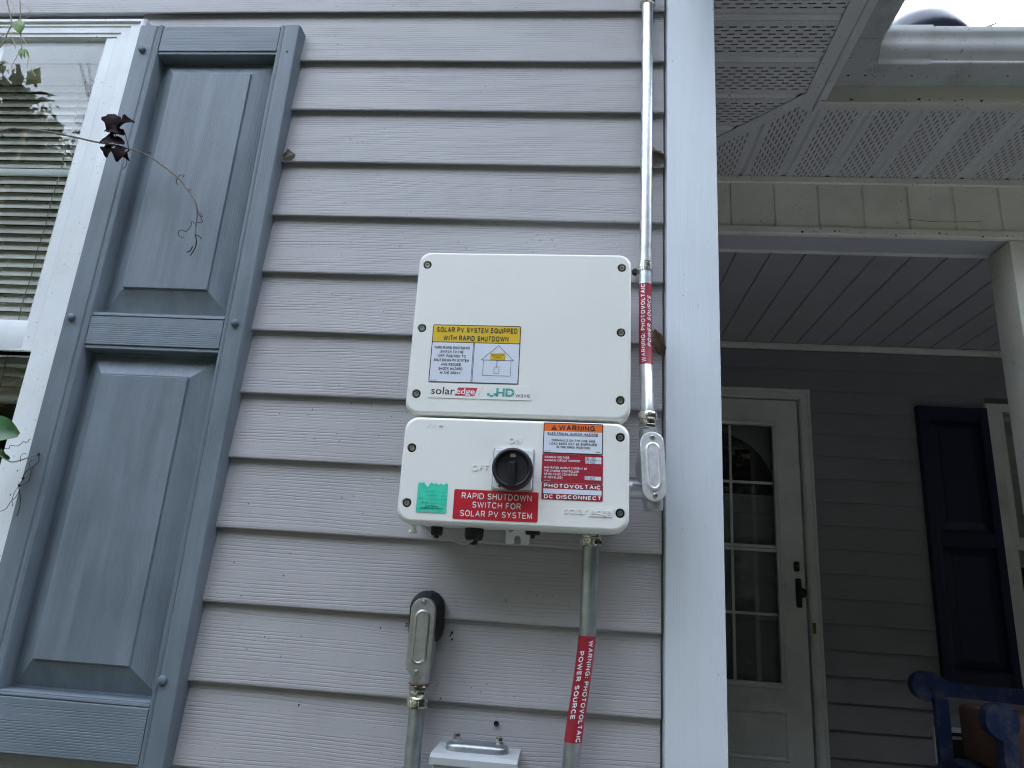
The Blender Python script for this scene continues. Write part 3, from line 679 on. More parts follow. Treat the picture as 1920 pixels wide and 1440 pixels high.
b = B(); b.loft([[(dcx-.0060, -.1770, dcz+.010), (dcx+.0060, -.1770, dcz+.010), (dcx+.0060, -.1770, dcz-.0295), (dcx-.0060, -.1770, dcz-.0295)],
                 [(dcx-.0058, -.1920, dcz+.009), (dcx+.0058, -.1920, dcz+.009), (dcx+.0058, -.1900, dcz-.0295), (dcx-.0058, -.1900, dcz-.0295)],
                 [(dcx-.0043, -.1985, dcz+.0065), (dcx+.0043, -.1985, dcz+.0065), (dcx+.0043, -.1965, dcz-.0290), (dcx-.0043, -.1965, dcz-.0290)],
                 [(dcx-.0035, -.1992, dcz+.0058), (dcx+.0035, -.1992, dcz+.0058), (dcx+.0035, -.1972, dcz-.0285), (dcx-.0035, -.1972, dcz-.0285)]])
part('grip', b, 'black', kn, 20)
b = B(); plate(b, dcx, dcz+.0195, .0086, .0055, -.178, -.1862, .0006, 2); part('position_mark', b, 'grey_ink', kn)
y = YL-.0006
# orange header warning sticker
cx, cz = Lw(.0010, 1.7441)
ST = part('warning_sticker', st_box(B(), cx, cz, .0948, .0500, y, .0020), 'ink', sw)
part('sticker_field', st_box(B(), cx, cz-.0062, .0920, .0345, y-.0003, .0012), 'label_white', ST); part('sticker_header', st_box(B(), cx, cz+.0172, .0920, .0125, y-.0003, .0008), 'orange', ST)
b = B()
add_caps(b, 'WARNING', cx+.0058, cz+.0172, .0570, .0086, y-.0007, 0.20)
b.poly([(cx-.0352, y-.0007, cz+.0133), (cx-.0258, y-.0007, cz+.0133), (cx-.0305, y-.0007, cz+.0215)])
add_caps(b, 'ELECTRICAL SHOCK HAZARD', cx-.0005, cz+.0072, .0800, .0041, y-.0007, 0.20); line(b, cx-.0402, cz+.0045, cx+.0395, cz+.0045, .0005, y-.0007)
add_caps(b, 'TERMINALS ON THE LINE AND', cx+.0005, cz-.0035, .0690, .0037, y-.0007, 0.20); add_caps(b, 'LOAD SIDES MAY BE ENERGIZED', cx+.0005, cz-.0090, .0750, .0037, y-.0007, 0.20); add_caps(b, 'IN THE OPEN POSITION', cx+.0008, cz-.0145, .0530, .0037, y-.0007, 0.20)
add_caps(b, 'ISM-00611', cx-.0395, cz-.0215, .0100, .0013, y-.0007, 0.20); add_caps(b, 'URC', cx+.0400, cz-.0210, .0070, .0022, y-.0007, 0.20)
part('lettering', b, 'ink', ST, 0)
add_caps(b := B(), '!', cx-.0305, cz+.0165, .0010, .0050, y-.0011, 0.20); part('lettering', b, 'orange', ST, 0)
# red rating sticker
cx, cz = Lw(.0018, 1.6957)
ST = part('rating_sticker', st_box(B(), cx, cz, .0960, .0455, y, .0015), 'deep_red', sw)
for grp in ((('MAXIMUM VOLTAGE', .0385, .0173), ('MAXIMUM CIRCUIT CURRENT', .0560, .0122)), (('MAX RATED OUTPUT CURRENT OF', .0670, .0005), ('THE CHARGE CONTROLLER', .0540, -.0046), ('OR DC-TO-DC CONVERTER', .0520, -.0097), ('(IF INSTALLED)', .0290, -.0148), ('ISM-00690', .0100, -.0198))):
    b = B()
    for tx, w_, zz in grp: add_caps(b, tx, cx-.0440, cz+zz, w_, .0013 if tx[:3] == 'ISM' else .0036, y-.0004, .20, align='L')
    part('lettering', b, 'white_print', ST, 0)
b = B(); st_box(b, cx+.0325, cz+.0170, .0255, .0050, y-.0003, .0003); st_box(b, cx+.0325, cz+.0115, .0255, .0050, y-.0003, .0003); st_box(b, cx+.0325, cz-.0140, .0255, .0058, y-.0003, .0003); part('writing_space', b, 'label_white', ST, 0)
for tx, w_, zz in (('480 VDC', .0165, .0172), ('6.5 ADC', .0160, .0115), ('35 ADC', .0165, -.0140)): part('handwriting', add_caps(B(), tx, cx+.0280, cz+zz, w_, .0045, y-.0007, .13, .25), 'ink', ST, 0)
# photovoltaic dc disconnect sticker
cx, cz = Lw(.0030, 1.6592)
ST = part('disconnect_sticker', st_box(B(), cx, cz, .0950, .0258, y, .0015), 'deep_red', sw)
part('sticker_band', st_box(B(), cx+.0003, cz, .0905, .0075, y-.0003, .0003), 'label_white', ST)
b = B(); add_caps(b, 'PHOTOVOLTAIC', cx-.0002, cz+.0085, .0880, .0062, y-.0005, 0.20); add_caps(b, 'DC DISCONNECT', cx+.0005, cz-.0083, .0880, .0062, y-.0005, 0.20); part('lettering', b, 'white_print', ST, 0)
# big red sticker
cx, cz = Lw(-.1150, 1.6315)
ST = part('shutdown_sticker', st_box(B(), cx, cz, .1330, .0462, y, .0022), 'red', sw)
b = B(); add_caps(b, 'RAPID SHUTDOWN', cx+.0008, cz+.0135, .1100, .0095, y-.0004, 0.145); add_caps(b, 'SWITCH FOR', cx+.0016, cz+.0000, .0760, .0095, y-.0004, 0.145); add_caps(b, 'SOLAR PV SYSTEM', cx+.0015, cz-.0138, .1125, .0095, y-.0004, 0.145); part('lettering', b, 'white_print', ST, 0)
# torn green permit sticker
cx, cz = Lw(-.2163, 1.6397)
top = [(-.0238, .0195), (-.0205, .0225), (-.0180, .0205), (-.0150, .0235), (-.0120, .0190), (-.0085, .0150), (-.0060, .0190), (-.0030, .0225), (.0010, .0205), (.0050, .0215), (.0090, .0190), (.0130, .0215), (.0170, .0190), (.0205, .0220), (.0238, .0210)]
outl = top + [(.0240, -.0245), (-.0240, -.0245)]
b = B(); plate(b, cx, cz+.0010, .0478, .0500, y+.0004, y+.0001, .0004, 2); PS = part('permit_sticker', b, 'case_grey', sw, 0, label='torn mint green permit sticker')
b = B(); b.loft([[(cx+x, y, cz+z) for x, z in outl], [(cx+x, y-.0004, cz+z) for x, z in outl]]); part('sticker_field', b, 'green', PS, 0)
b = B(); add_caps(b, 'ELECTRICAL', cx+.0010, cz-.0152, .0210, .0027, y-.0007, 0.20); add_caps(b, 'CUMBERLAND COUNTY', cx+.0005, cz-.0184, .0370, .0027, y-.0007, 0.20)
for i, zz in enumerate((.008, .002, -.0035, -.0105)): line(b, cx-.012+i*.001, cz+zz, cx+.022, cz+zz-.0005, .0002, y-.0006)
add_caps(b, 'DATE', cx-.0170, cz-.0030, .0060, .0016, y-.0007, 0.20); add_caps(b, 'INSPECTOR', cx-.0110, cz-.0100, .0100, .0016, y-.0007, 0.20)
part('lettering', b, 'ink', PS, 0)
# fittings under the switch box (local frame)
def LB_(X, Z): return Lw(X, Z)
x, z = LB_(-.2535, 1.600)
b = B(); b.lathe([(.0052, .012), (.0052, -.008), (.0066, -.0085), (.0068, -.0135), (.0055, -.0145), (.003, -.0145)], (x, -.100, z), 'Z', 16); part('drain_stub', b, 'case', sw, 40)
def gland(X, Z, r):
    x, z = LB_(X, Z); b = B()
    b.lathe([(r*1.12, r*1.6), (r*1.12, r*1.1), (r*.82, r*1.1), (r*.82, r*.75)], (x, -.100, z), 'Z', 6)
    b.lathe([(r*.98, r*.74), (r, r*.3), (r, -r*.5), (r*.82, -r*.9), (r*.5, -r*.92)], (x, -.100, z), 'Z', 10)
    b.lathe([(r*.45, -r*.9), (r*.42, -r*1.3), (r*.1, -r*1.4)], (x, -.100, z), 'Z', 10); part('cable_gland', b, 'black', sw, 25)
gland(-.2140, 1.5935, .0100); gland(-.1525, 1.5945, .0155)
x, z = LB_(-.0580, 1.600)
b = B(); b.lathe([(.012, .010), (.012, -.004), (.004, -.005), (.003, -.010)], (x, -.085, z), 'Z', 12); part('plug', b, 'black', sw, 30)
b = B(); w0 = [(-.2065, 1.6045), (-.2000, 1.596), (-.1925, 1.586), (-.1830, 1.5775), (-.1720, 1.5735), (-.1620, 1.5740), (-.1540, 1.5790), (-.1500, 1.586)]
b.tube([(*LB_(X, Z)[:1], -.108, LB_(X, Z)[1]) for X, Z in w0], .0019, 8); part('wire', b, 'wire', sw, 60)
ox, oz = LB_(-.0865, 1.600)
pr = [(-.0205, .018), (.0205, .018), (.0205, -.0150), (.0185, -.0170), (.0060, -.0170), (.0055, -.0080), (.0040, -.0035), (0, -.0020), (-.0040, -.0035), (-.0055, -.0080), (-.0060, -.0170), (-.0185, -.0170), (-.0205, -.0150)]
b = B(); b.py([(ox+px_, oz+pz_) for px_, pz_ in pr], -.030, -.027); MB_ = part('mounting_foot', b, 'case', sw, 0)
for dx_, r_ in ((-.0115, .0048), (.0135, .0030)):
    b = B(); b.lathe([(r_, -.030), (r_, -.0318), (r_*.6, -.0335)], (ox+dx_, 0, oz+.007), 'Y', 14); part('foot_screw', b, 'screw', MB_, 30)
# ---------------------------------------------------------------- conduits and conduit bodies
def nut(b, x, y, z, r, h, seg=6, axis='Z'):
    b.lathe([(r*.93, -h/2), (r, -h/2+h*.18), (r, h/2-h*.18), (r*.93, h/2)], (x, y, z), axis, seg, rot=.3)
def wrap_label(name, path, r, z_hi, z_lo, ang0, ang1, lines, parent, up):
    """sticker wrapped round a conduit that follows path (x,y as function of z)"""
    def pt(z, a, rr):
        x, y, tx, ty = path(z); return (x+rr*math.sin(a), y-rr*math.cos(a), z)
    nz, na = 24, 18; b = B()
    grid = [[b.bm.verts.new(pt(z_lo+(z_hi-z_lo)*i/nz, ang0+(ang1-ang0)*j/na, r)) for j in range(na+1)] for i in range(nz+1)]
    for i in range(nz):
        for j in range(na): b.bm.faces.new((grid[i][j], grid[i][j+1], grid[i+1][j+1], grid[i+1][j]))
    st = part(name, b, 'deep_red', parent, 60, recalc=False)
    b = B()
    for s, zc, ln, ac, h, sh in lines:
        t = stroke_bm(s, .20, sh)
        for cut in range(9):
            yy = (cut+1)/10
            bmesh.ops.bisect_plane(t, geom=t.verts[:]+t.edges[:]+t.faces[:], plane_co=(0, yy, 0), plane_no=(0, 1, 0))
        xs = [v.co.x for v in t.verts]; ys = [v.co.y for v in t.verts]
        x0, x1, y0, y1 = min(xs), max(xs), 0., 1.
        vm = {}
        t.verts.index_update()
        for v in t.verts:
            u = (v.co.x-(x0+x1)/2)/(x1-x0)*ln; w = (v.co.y-(y0+y1)/2)/(y1-y0)*h
            z = zc+u if up else zc-u; a = ac-w/r if up else ac+w/r
            vm[v.index] = b.bm.verts.new(pt(z, a, r+.0004+v.co.z*.003))
        for f in t.faces:
            try: b.bm.faces.new([vm[v.index] for v in f.verts])
            except ValueError: pass
        t.free()
    part('lettering', b, 'white_print', st, 0, recalc=False)
    return st
def interp(pts):
    def f(z):
        for (x0, y0, z0), (x1, y1, z1) in zip(pts, pts[1:]):
            if (z0-z)*(z-z1) >= 0:
                t = (z-z0)/(z1-z0); return x0+(x1-x0)*t, y0+(y1-y0)*t, 0, 0
        p = pts[0] if abs(z-pts[0][2]) < abs(z-pts[-1][2]) else pts[-1]; return p[0], p[1], 0, 0
    return f
def smooth_path(ctrl, n=10):
    """Catmull-Rom through control points"""
    P_ = [Vector(c) for c in ctrl]; P_ = [P_[0]*2-P_[1]] + P_ + [P_[-1]*2-P_[-2]]; out = []
    for i in range(1, len(P_)-2):
        for k in range(n):
            t = k/n; a, b_, c, d = P_[i-1:i+3]
            out.append(tuple(.5*((2*b_)+(c-a)*t+(2*a-5*b_+4*c-d)*t*t+(3*b_-a-3*c+d)*t**3)))
    out.append(tuple(P_[-2])); return out
def compression(b, x, y, z, r, up=1):
    """EMT compression connector: dome nut, threaded middle, hexagonal body"""
    b.lathe([(r*1.02, up*.016), (r*1.30, up*.0145), (r*1.42, up*.011), (r*1.42, up*.004), (r*1.32, up*.002), (r*1.15, up*.001)], (x, y, z), 'Z', 20)
    b.lathe([(r*1.15, up*.002), (r*1.20, -up*.003), (r*1.15, -up*.006)], (x, y, z), 'Z', 20)
def conduit_body_cover(b, cx, cz, w, h, yb, tilt=0.):
    m = Matrix.Rotation(tilt, 4, 'Y'); bb = B()
    o = rrect(w, h, w/2-1e-4, 9)
    def L_(sc, y, ins): return [((x-math.copysign(min(abs(x), 0), x))*1.0*(w-2*ins)/w, y, z*(h-2*ins)/h) for x, z in o]
    bb.loft([L_(1, 0, .0006), L_(1, -.0022, 0), L_(1, -.0030, .0006), L_(1, -.0032, .0014), L_(1, -.0032, .0024)], True, True)
    e = rrect(w-.0145, h*.70, (w-.0145)/2-1e-4, 9)
    def E_(ins, y): return [(x*(w-.0145-2*ins)/(w-.0145), y, z*(h*.70-2*ins)/(h*.70)) for x, z in e]
    bb.loft([E_(0, -.0030), E_(.0006, -.0052), E_(.0014, -.0064), E_(.0026, -.0070), E_(.0036, -.0070), E_(.0042, -.0066), E_(.0052, -.0064), E_(.0062, -.0064)], False, True)
    bb.xform(Matrix.Translation((cx, yb, cz)) @ m)
    me = bpy.data.meshes.new('tmp'); bb.bm.to_mesh(me); bb.bm.free(); b.bm.from_mesh(me); bpy.data.meshes.remove(me)
def pan_screw(name, x, y, z, parent, r=.0042):
    b = B(); b.lathe([(r, 0), (r, -.0012), (r*.8, -.0024), (r*.45, -.0029), (r*.42, -.0018), (.0002, -.0018)], (x, y, z), 'Y', 16)
    part(name, b, 'screw', parent, 35)

# right hand vertical conduit
RC = .0117
ctrl = [(.1205, -.036, 3.05), (.1205, -.036, 2.735), (.1222, -.036, 2.45), (.1230, -.036, 2.25), (.1234, -.036, 2.08), (.1243, -.040, 1.965), (.1252, -.050, 1.905), (.1252, -.066, 1.860), (.1254, -.077, 1.820), (.1256, -.080, 1.795)]
path = smooth_path(ctrl, 8)
cd = thing('conduit', 'tall galvanised conduit running up between the white boxes and the corner trim', 'conduit', (.1255, -.08, 1.795))
part('pipe', B().tube(path, RC, 24), 'galv', cd, 60)
b = B(); b.lathe([(RC*1.02, -.010), (RC*1.30, -.008), (RC*1.36, -.003), (RC*1.36, .004), (RC*1.22, .006), (RC*1.18, .018), (RC*1.36, .020), (RC*1.36, .030), (RC*1.02, .034)], (.1207, -.036, 2.727), 'Z', 20)
nut(b, .1207, -.036, 2.7235, RC*1.50, .0085, 8); part('coupling', b, 'zinc', cd, 30)
b = B(); b.lathe([(RC*1.02, .0085), (RC*1.12, .0085), (RC*1.12, .0045), (RC*1.17, .004), (RC*1.17, -.004), (RC*1.12, -.0045), (RC*1.12, -.0095), (RC*1.02, -.0095)], (.1233, -.036, 2.1065), 'Z', 26)
b.loft([[(.1120, yy, 2.1120), (.1020, yy, 2.1085), (.0985, yy, 2.1020), (.1000, yy, 2.0960), (.1060, yy, 2.0930), (.1125, yy, 2.0960)] for yy in (-.024, -.0215)])
b.box(.1090, .1135, -.036, -.0235, 2.097, 2.1115)
sp = part('strap', b, 'zinc', cd, 35)
b = B(); b.lathe([(.0062, -.024), (.0062, -.0275), (.0052, -.0290), (.0004, -.0290)], (.1045, 0, 2.1015), 'Y', 6); part('strap_screw', b, 'black', sp, 20)
wrap_label('warning_sticker', interp(path), RC+.0004, 2.0690, 1.9065, R(-80), R(76), [('WARNING: PHOTOVOLTAIC', 1.9880, .1560, R(-25), .0079, 0), ('POWER SOURCE', 1.9930, .1020, R(30), .0072, .22)], cd, True)
b = B(); compression(b, .1257, -.0805, 1.797, RC); nut(b, .1257, -.0805, 1.7868, RC*1.36, .0075, 6); part('connector', b, 'zinc', cd, 30)

# conduit body beside the switch box
lb = thing('elbow_fitting', 'bright cast aluminium conduit elbow with oval cover at the right side of the switch box', 'elbow fitting', (.1315, -.09, 1.64))
tilt = R(-3.6)
mt = Matrix.Translation((.1310, 0, 1.7130)) @ Matrix.Rotation(tilt, 4, 'Y')
b = B()
o = stadium(.0345, .1140, 16)
b.loft([[(x*.80, -.056, z*.93) for x, z in o], [(x*.95, -.062, z*.98) for x, z in o], [(x, -.075, z) for x, z in o], [(x, -.1215, z) for x, z in o]])
b.lathe([(.0150, .040), (.0158, .050), (.0158, .066), (.0140, .067)], (0, -.085, 0), 'Z', 22)
b.lathe([(.0160, -.042), (.0160, -.060), (.0150, -.0665), (.0120, -.0685), (.002, -.0685)], (0.0005, -.092, 0), 'Z', 26)
b.loft([[(-.016, -.062, .034), (-.016, -.115, .034), (-.017, -.115, -.030), (-.017, -.062, -.030)], [(-.0225, -.072, .012), (-.0225, -.105, .012), (-.0225, -.105, -.030), (-.0225, -.072, -.030)]])
b.xform(mt); part('body', b, 'alu_grey', lb, 40)
b = B(); b.lathe([(.0155, -.046), (.0160, -.044), (.0160, -.014), (.0150, -.012)], (.1350, -.092, 1.6785), 'X', 24); b.box(.100, .117, -.1095, -.105, 1.681, 1.687, .002); part('hub', b, 'alu_grey', lb, 40)
b = B(); conduit_body_cover(b, .1312, 1.7125, .0385, .1125, -.1216, tilt)
t_ = B(); add_caps(t_, 'E-497500', 0, 0, .034, .0042, 0, .15, thick=.0006); t_.xform(Matrix.Translation((.1300, -.1266, 1.7120)) @ Matrix.Rotation(R(90)+tilt, 4, 'Y'))
cv = part('cover', b, 'alu', lb, 30); part('raised_lettering', t_, 'alu', cv, 0)
for X, Z in ((.1287, 1.7595), (.1345, 1.6655)): pan_screw('cover_screw', X, -.1250, Z, lb)

# conduit out of the bottom of the switch box
RL = .0136
ctrl = [(.0378, -.066, 1.600), (.0375, -.066, 1.560), (.0372, -.065, 1.500), (.0368, -.062, 1.450), (.0335, -.057, 1.405), (.0285, -.051, 1.358), (.0235, -.046, 1.316), (.0200, -.044, 1.280), (.0190, -.044, 1.250), (.0186, -.044, 1.15), (.0186, -.044, .30)]
path2 = smooth_path(ctrl, 8)
c2 = thing('conduit', 'galvanised conduit dropping from the bottom of the switch box with a red warning wrap', 'conduit', (.0186, -.044, .30))
part('pipe', B().tube(path2, RL, 26), 'galv_dull', c2, 60)
wrap_label('warning_sticker', interp(path2), RL+.0004, 1.4450, 1.2875, R(-82), R(82), [('WARNING: PHOTOVOLTAIC', 1.3640, .1500, R(30), .0082, 0), ('POWER SOURCE', 1.3720, .1020, R(-26), .0078, -.22)], c2, False)
b = B(); b.lathe([(RL*1.02, -.012), (RL*1.22, -.011), (RL*1.30, -.007), (RL*1.30, .001), (RL*1.12, .003), (RL*1.16, .006), (RL*1.10, .010), (RL*1.10, .016)], (.0378, -.066, 1.5955), 'Z', 22); nut(b, .0378, -.066, 1.5905, RL*1.38, .0095, 8)
nut(b, .0378, -.066, 1.609, RL*1.30, .006, 8); part('connector', b, 'zinc', c2, 25)

# left conduit body with sealant and its conduit
l2 = thing('elbow_fitting', 'dull aluminium conduit elbow with oval cover sealed to the siding with black putty', 'elbow fitting', (-.2313, -.03, 1.352))
b = B(); o = stadium(.0365, .118, 16)
b.loft([[(-.2313+x, -.012, 1.4265+z*1.0) for x, z in o], [(-.2313+x, -.0575, 1.4265+z) for x, z in o]])
b.lathe([(.0165, .020), (.0165, -.004), (.0155, -.006)], (-.2313, -.036, 1.3585), 'Z', 24); b.box(-.2345, -.2282, -.056, -.050, 1.3565, 1.372, .002)
part('body', b, 'alu_grey', l2, 40)
b = B(); conduit_body_cover(b, -.2313, 1.4252, .0405, .1215, -.0577, R(.4))
cv = part('cover', b, 'alu_dull', l2, 30)
t_ = B(); add_caps(t_, 'E-497000', 0, 0, .036, .0044, 0, .15, thick=.0006); t_.xform(Matrix.Translation((-.2275, -.0627, 1.4280)) @ Matrix.Rotation(R(90), 4, 'Y')); part('raised_lettering', t_, 'alu', cv, 0)
for X, Z in ((-.2311, 1.4795), (-.2320, 1.3715)): pan_screw('cover_screw', X, -.0612, Z, l2)
b = B(); b.lathe([(.0168, .0014), (.0172, 0), (.0168, -.0014)], (-.2313, -.036, 1.3525), 'Z', 24); part('gasket', b, 'rust', l2)
rnd = random.Random(3)
b = B(); pts = rrect(.055, .082, .0265, 9); loops = []
for s_, y in ((1.06, -.006), (1.08, -.018), (1.0, -.030), (.82, -.036)):
    loops.append([(-.2325+x*s_*(1+rnd.uniform(-.05, .05)), y+rnd.uniform(-.002, .002), 1.4535+z*s_*(1+rnd.uniform(-.035, .035))) for x, z in pts])
b.loft(loops); part('sealant', b, 'black_matt', l2, 60)
c3 = thing('conduit', 'short galvanised conduit rising at the left of the grey box into the elbow', 'conduit', (-.2300, -.036, .30))
part('pipe', B().tube(smooth_path([(-.2306, -.036, 1.328), (-.2300, -.0385, 1.25), (-.2295, -.040, 1.15), (-.2295, -.040, .30)], 6), .0129, 26), 'galv_dull', c3, 60)
b = B(); nut(b, -.2310, -.036, 1.3460, .0168, .0085, 6); b.lathe([(.0135, .006), (.0150, .002), (.0150, -.002), (.0140, -.006)], (-.2310, -.036, 1.3385), 'Z', 22)
b.lathe([(.0145, .007), (.0178, .005), (.0186, .002), (.0186, -.006), (.0168, -.0085), (.0130, -.010)], (-.2310, -.036, 1.3255), 'Z', 22); nut(b, -.2310, -.036, 1.3240, .0190, .0090, 8)
part('connector', b, 'zinc', c3, 25)

# grey box at the bottom edge
gb = thing('grey_box', 'pale grey metal electrical box at the bottom edge with a bolted hub plate on top', 'electrical box', (-.127, -.055, .95))
b = B(); b.pz([(-.1905, -.004), (-.1905, -.088), (-.186, -.092), (-.069, -.092), (-.0645, -.088), (-.0645, -.004)], .95, 1.2520); part('body', b, 'box_grey', gb, 20)
b = B(); b.px([(-.0035, 1.2525), (-.0035, 1.2635), (-.088, 1.2635), (-.0965, 1.2590), (-.0965, 1.2495), (-.0940, 1.2495), (-.0940, 1.2525)], -.1935, -.0615); part('lid', b, 'box_grey', gb, 20)
b = B(); o = rrect(.098, .046, .020, 8)
b.loft([[(-.128+x*s_, -.046+z*s_, zz) for x, z in o] for s_, zz in ((1, 1.2637), (1.0, 1.2700), (.96, 1.2725), (.86, 1.2745), (.80, 1.2750), (.70, 1.2750))]); hp = part('hub_plate', b, 'galv_dull', gb, 40)
for X, Y in ((-.162, -.036), (-.094, -.040)):
    b = B(); b.lathe([(.0078, 1.2745), (.0078, 1.2765)], (X, Y, 0), 'Z', 14); nut(b, X, Y, 1.2800, .0060, .0075, 6); part('bolt', b, 'zinc', hp, 20)

# ---------------------------------------------------------------- side eave and porch
def map_panel(b, L, W, slots, f, row0=.020, nrow=8, rp=.0125, sw_=.0042, sp_=.036, sl=.021, groove=(.128, .152), depth=.007):
    """perforated soffit panel: u along 0..L, v across 0..W; real openings. f(u,v,w) maps to world"""
    def quad(u0, u1, v0, v1): b.poly([f(u0, v0, 0), f(u1, v0, 0), f(u1, v1, 0), f(u0, v1, 0)])
    v = 0.
    if slots:
        for r in range(nrow):
            va = row0 + r*rp; quad(0, L, v, va); u = -(sp_/2 if r % 2 else 0)
            while u < L:
                a, c = u+sl, u+sp_
                a, c = max(a, 0), min(c, L)
                if c > a: quad(a, c, va, va+sw_)
                u += sp_
            v = va+sw_
    g0, g1 = groove; gm = (g0+g1)/2
    quad(0, L, v, g0)
    b.poly([f(0, g0, 0), f(L, g0, 0), f(L, gm-.003, depth), f(0, gm-.003, depth)]); b.poly([f(0, gm-.003, depth), f(L, gm-.003, depth), f(L, gm+.003, depth), f(0, gm+.003, depth)]); b.poly([f(0, gm+.003, depth), f(L, gm+.003, depth), f(L, g1, 0), f(0, g1, 0)])
SZ = 2.990
eave = thing('side_eave', 'upper vented soffit over the corner trim with slots running sideways', 'eave', (.45, .1, 2.99))
for i in range(8):
    y0 = .291+.1525*(i-4) if i < 4 else .291+.1525*(i-4)
    b = B(); map_panel(b, .395, .1525, True, lambda u, v, w, y0=y0: (.2625+u, y0+v, SZ+w))
    if y0 > .05: b.clip((.655, .565, 0), (1, 1, 0), False)
    if len(b.bm.faces): part('soffit_panel', b, 'soffit', eave, 0, recalc=False)
    else: b.bm.free()
b = B(); b.py([(.6500, SZ-.0015), (.6500, SZ-.0050), (.6900, SZ-.0050), (.6920, SZ-.0110), (.7000, SZ-.0110), (.7010, SZ+.002), (.7020, SZ+.08), (.700, SZ+.08), (.69, SZ+.01)], -.32, .640)
b.clip((.6560, .562, 0), (.15, 1, 0) if False else (0, 1, 0), True) if False else None
part('eave_trim', b, 'soffit', eave, 0)
b = B(); b.box(.7025, .7220, -.32, .606, SZ+.004, SZ+.150); part('fascia', b, 'soffit', eave, 0)
b = B(); q = [(.6575, .5595), (.6860, .5880), (.2625, 1.0115), (.2625, .9545)]
b.loft([[(x, y_, SZ-.0045) for x, y_ in q], [(x, y_, SZ-.0012) for x, y_ in q]]); part('mitre_strip', b, 'soffit', eave, 0)

def k_gutter(clipco, clipno, axis):
    # (distance out from fascia, z)
    pr = [(0, 3.150), (0, 3.046), (.088, 3.046), (.092, 3.049), (.0935, 3.054), (.092, 3.058), (.0965, 3.066), (.106, 3.074), (.1135, 3.085), (.1165, 3.098), (.1170, 3.110), (.1210, 3.120), (.1255, 3.126), (.1275, 3.134), (.1275, 3.1475), (.122, 3.1480), (.122, 3.140), (.118, 3.134), (.113, 3.124), (.108, 3.112), (.105, 3.09), (.09, 3.062), (.084, 3.050), (.004, 3.050), (.004, 3.150)]
    b = B()
    if axis == 'X': b.px([(.606-d-.0005, z) for d, z in pr], .60, 4.3)
    else: b.py([(.7225+d, z) for d, z in pr], -.40, .75)
    b.clip(clipco, clipno); return b
pg = thing('gutter', 'stained white gutter facing the viewer along the porch roof edge', 'gutter', (2.0, .55, 3.05))
part('trough', k_gutter((.7225, .606, 0), (-1, -1, 0), 'X'), 'gutter', pg, 40)
b = B(); b.px([(.606-d, z) for d, z in ((.0925, 3.0445), (.0955, 3.049), (.0960, 3.058), (.1000, 3.065), (.1095, 3.073), (.1172, 3.085), (.1202, 3.098), (.1207, 3.110), (.1247, 3.119), (.1290, 3.1255), (.1312, 3.134), (.1312, 3.1495), (.1240, 3.1500), (.124, 3.149), (.1300, 3.148), (.1282, 3.126), (.1180, 3.11), (.115, 3.086), (.095, 3.066), (.0925, 3.05))], .84, .985); part('seam_sleeve', b, 'gutter', pg, 40)
b = B(); b.tube([(1.135, .484, 3.150), (1.150, .483, 3.156), (1.166, .482, 3.163)], .003, 6); b.tube([(1.160, .483, 3.15), (1.161, .483, 3.168)], .0012, 5); part('hanger_clip', b, 'gutter', pg)
sg = thing('gutter', 'dull gutter seen from below running along the side eave towards the viewer', 'gutter', (.78, .1, 3.05))
part('trough', k_gutter((.7225, .606, 0), (1, 1, 0), 'Y'), 'gutter', sg, 40)
b = B(); b.box(.7235, .8160, .413, .417, 3.0435, 3.0455); part('seam_strip', b, 'gutter', sg)

pe = thing('porch_eave', 'lower vented soffit and cream fascia of the porch with slots running towards the house', 'eave', (1.8, .8, 2.99))
b = B(); b.box(.7240, 4.2, .6065, .626, SZ+.012, SZ+.150); part('fascia', b, 'beige', pe, 0)
b = B(); b.px([(.604, SZ+.011), (.604, SZ-.004), (.610, SZ-.006), (.640, SZ-.006), (.640, SZ-.002), (.626, SZ-.0015), (.626, SZ+.011)], .7025, 4.2); part('eave_trim', b, 'beige', pe, 0)
for i in range(13):
    x0 = .2680+.1512*i
    b = B(); map_panel(b, .372, .1512, True, lambda u, v, w, x0=x0: (x0+v, .636+u, SZ+w), groove=(.003, .019), row0=.030) if False else map_panel(b, .372, .1512, True, lambda u, v, w, x0=x0: (x0+v, .636+u, SZ+w))
    if x0 < .72: b.clip((.655, .575, 0), (-1, -1, 0), False)
    if len(b.bm.faces): part('soffit_panel', b, 'soffit', pe, 0, recalc=False)
    else: b.bm.free()
b = B(); b.box(.2680+.1512*13, 4.2, .636, 1.008, SZ, SZ+.004); part('soffit_panel', b, 'soffit', pe, 0)

beam = thing('porch_beam', 'cream clad beam of square panels across the front of the porch', 'beam', (2.2, 1.07, 2.76))
for i in range(-1, 25):
    x0 = .3765+.1515*i; xa = max(x0, .2625); xb = x0+.1515
    if xb <= .27: continue
    b = B(); b.pz([(xa, 1.013), (xb-.0130, 1.013), (xb-.0105, 1.0205), (xb-.0035, 1.0205), (xb-.0008, 1.013), (xb-.0002, 1.013), (xb-.0002, 1.026), (xa, 1.026)], 2.785, 2.972); part('beam_panel', b, 'beam', beam, 0)
b = B(); b.px([(1.003, SZ-.002), (1.003, 2.966), (1.008, 2.964), (1.022, 2.966), (1.022, SZ-.002)], .2625, 4.2); part('top_trim', b, 'beam', beam, 0)
b = B(); b.px([(1.0215, 2.787), (1.004, 2.789), (1.001, 2.786), (1.001, 2.764), (1.005, 2.760), (1.0215, 2.760)], .2625, 4.2); part('bottom_trim', b, 'beam', beam, 0)
b = B(); b.px([(1.028, 2.7655), (1.145, 2.7655), (1.145, 3.0), (1.028, 3.0)], .2625, 4.2); part('beam_core', b, 'ceiling', beam, 0)
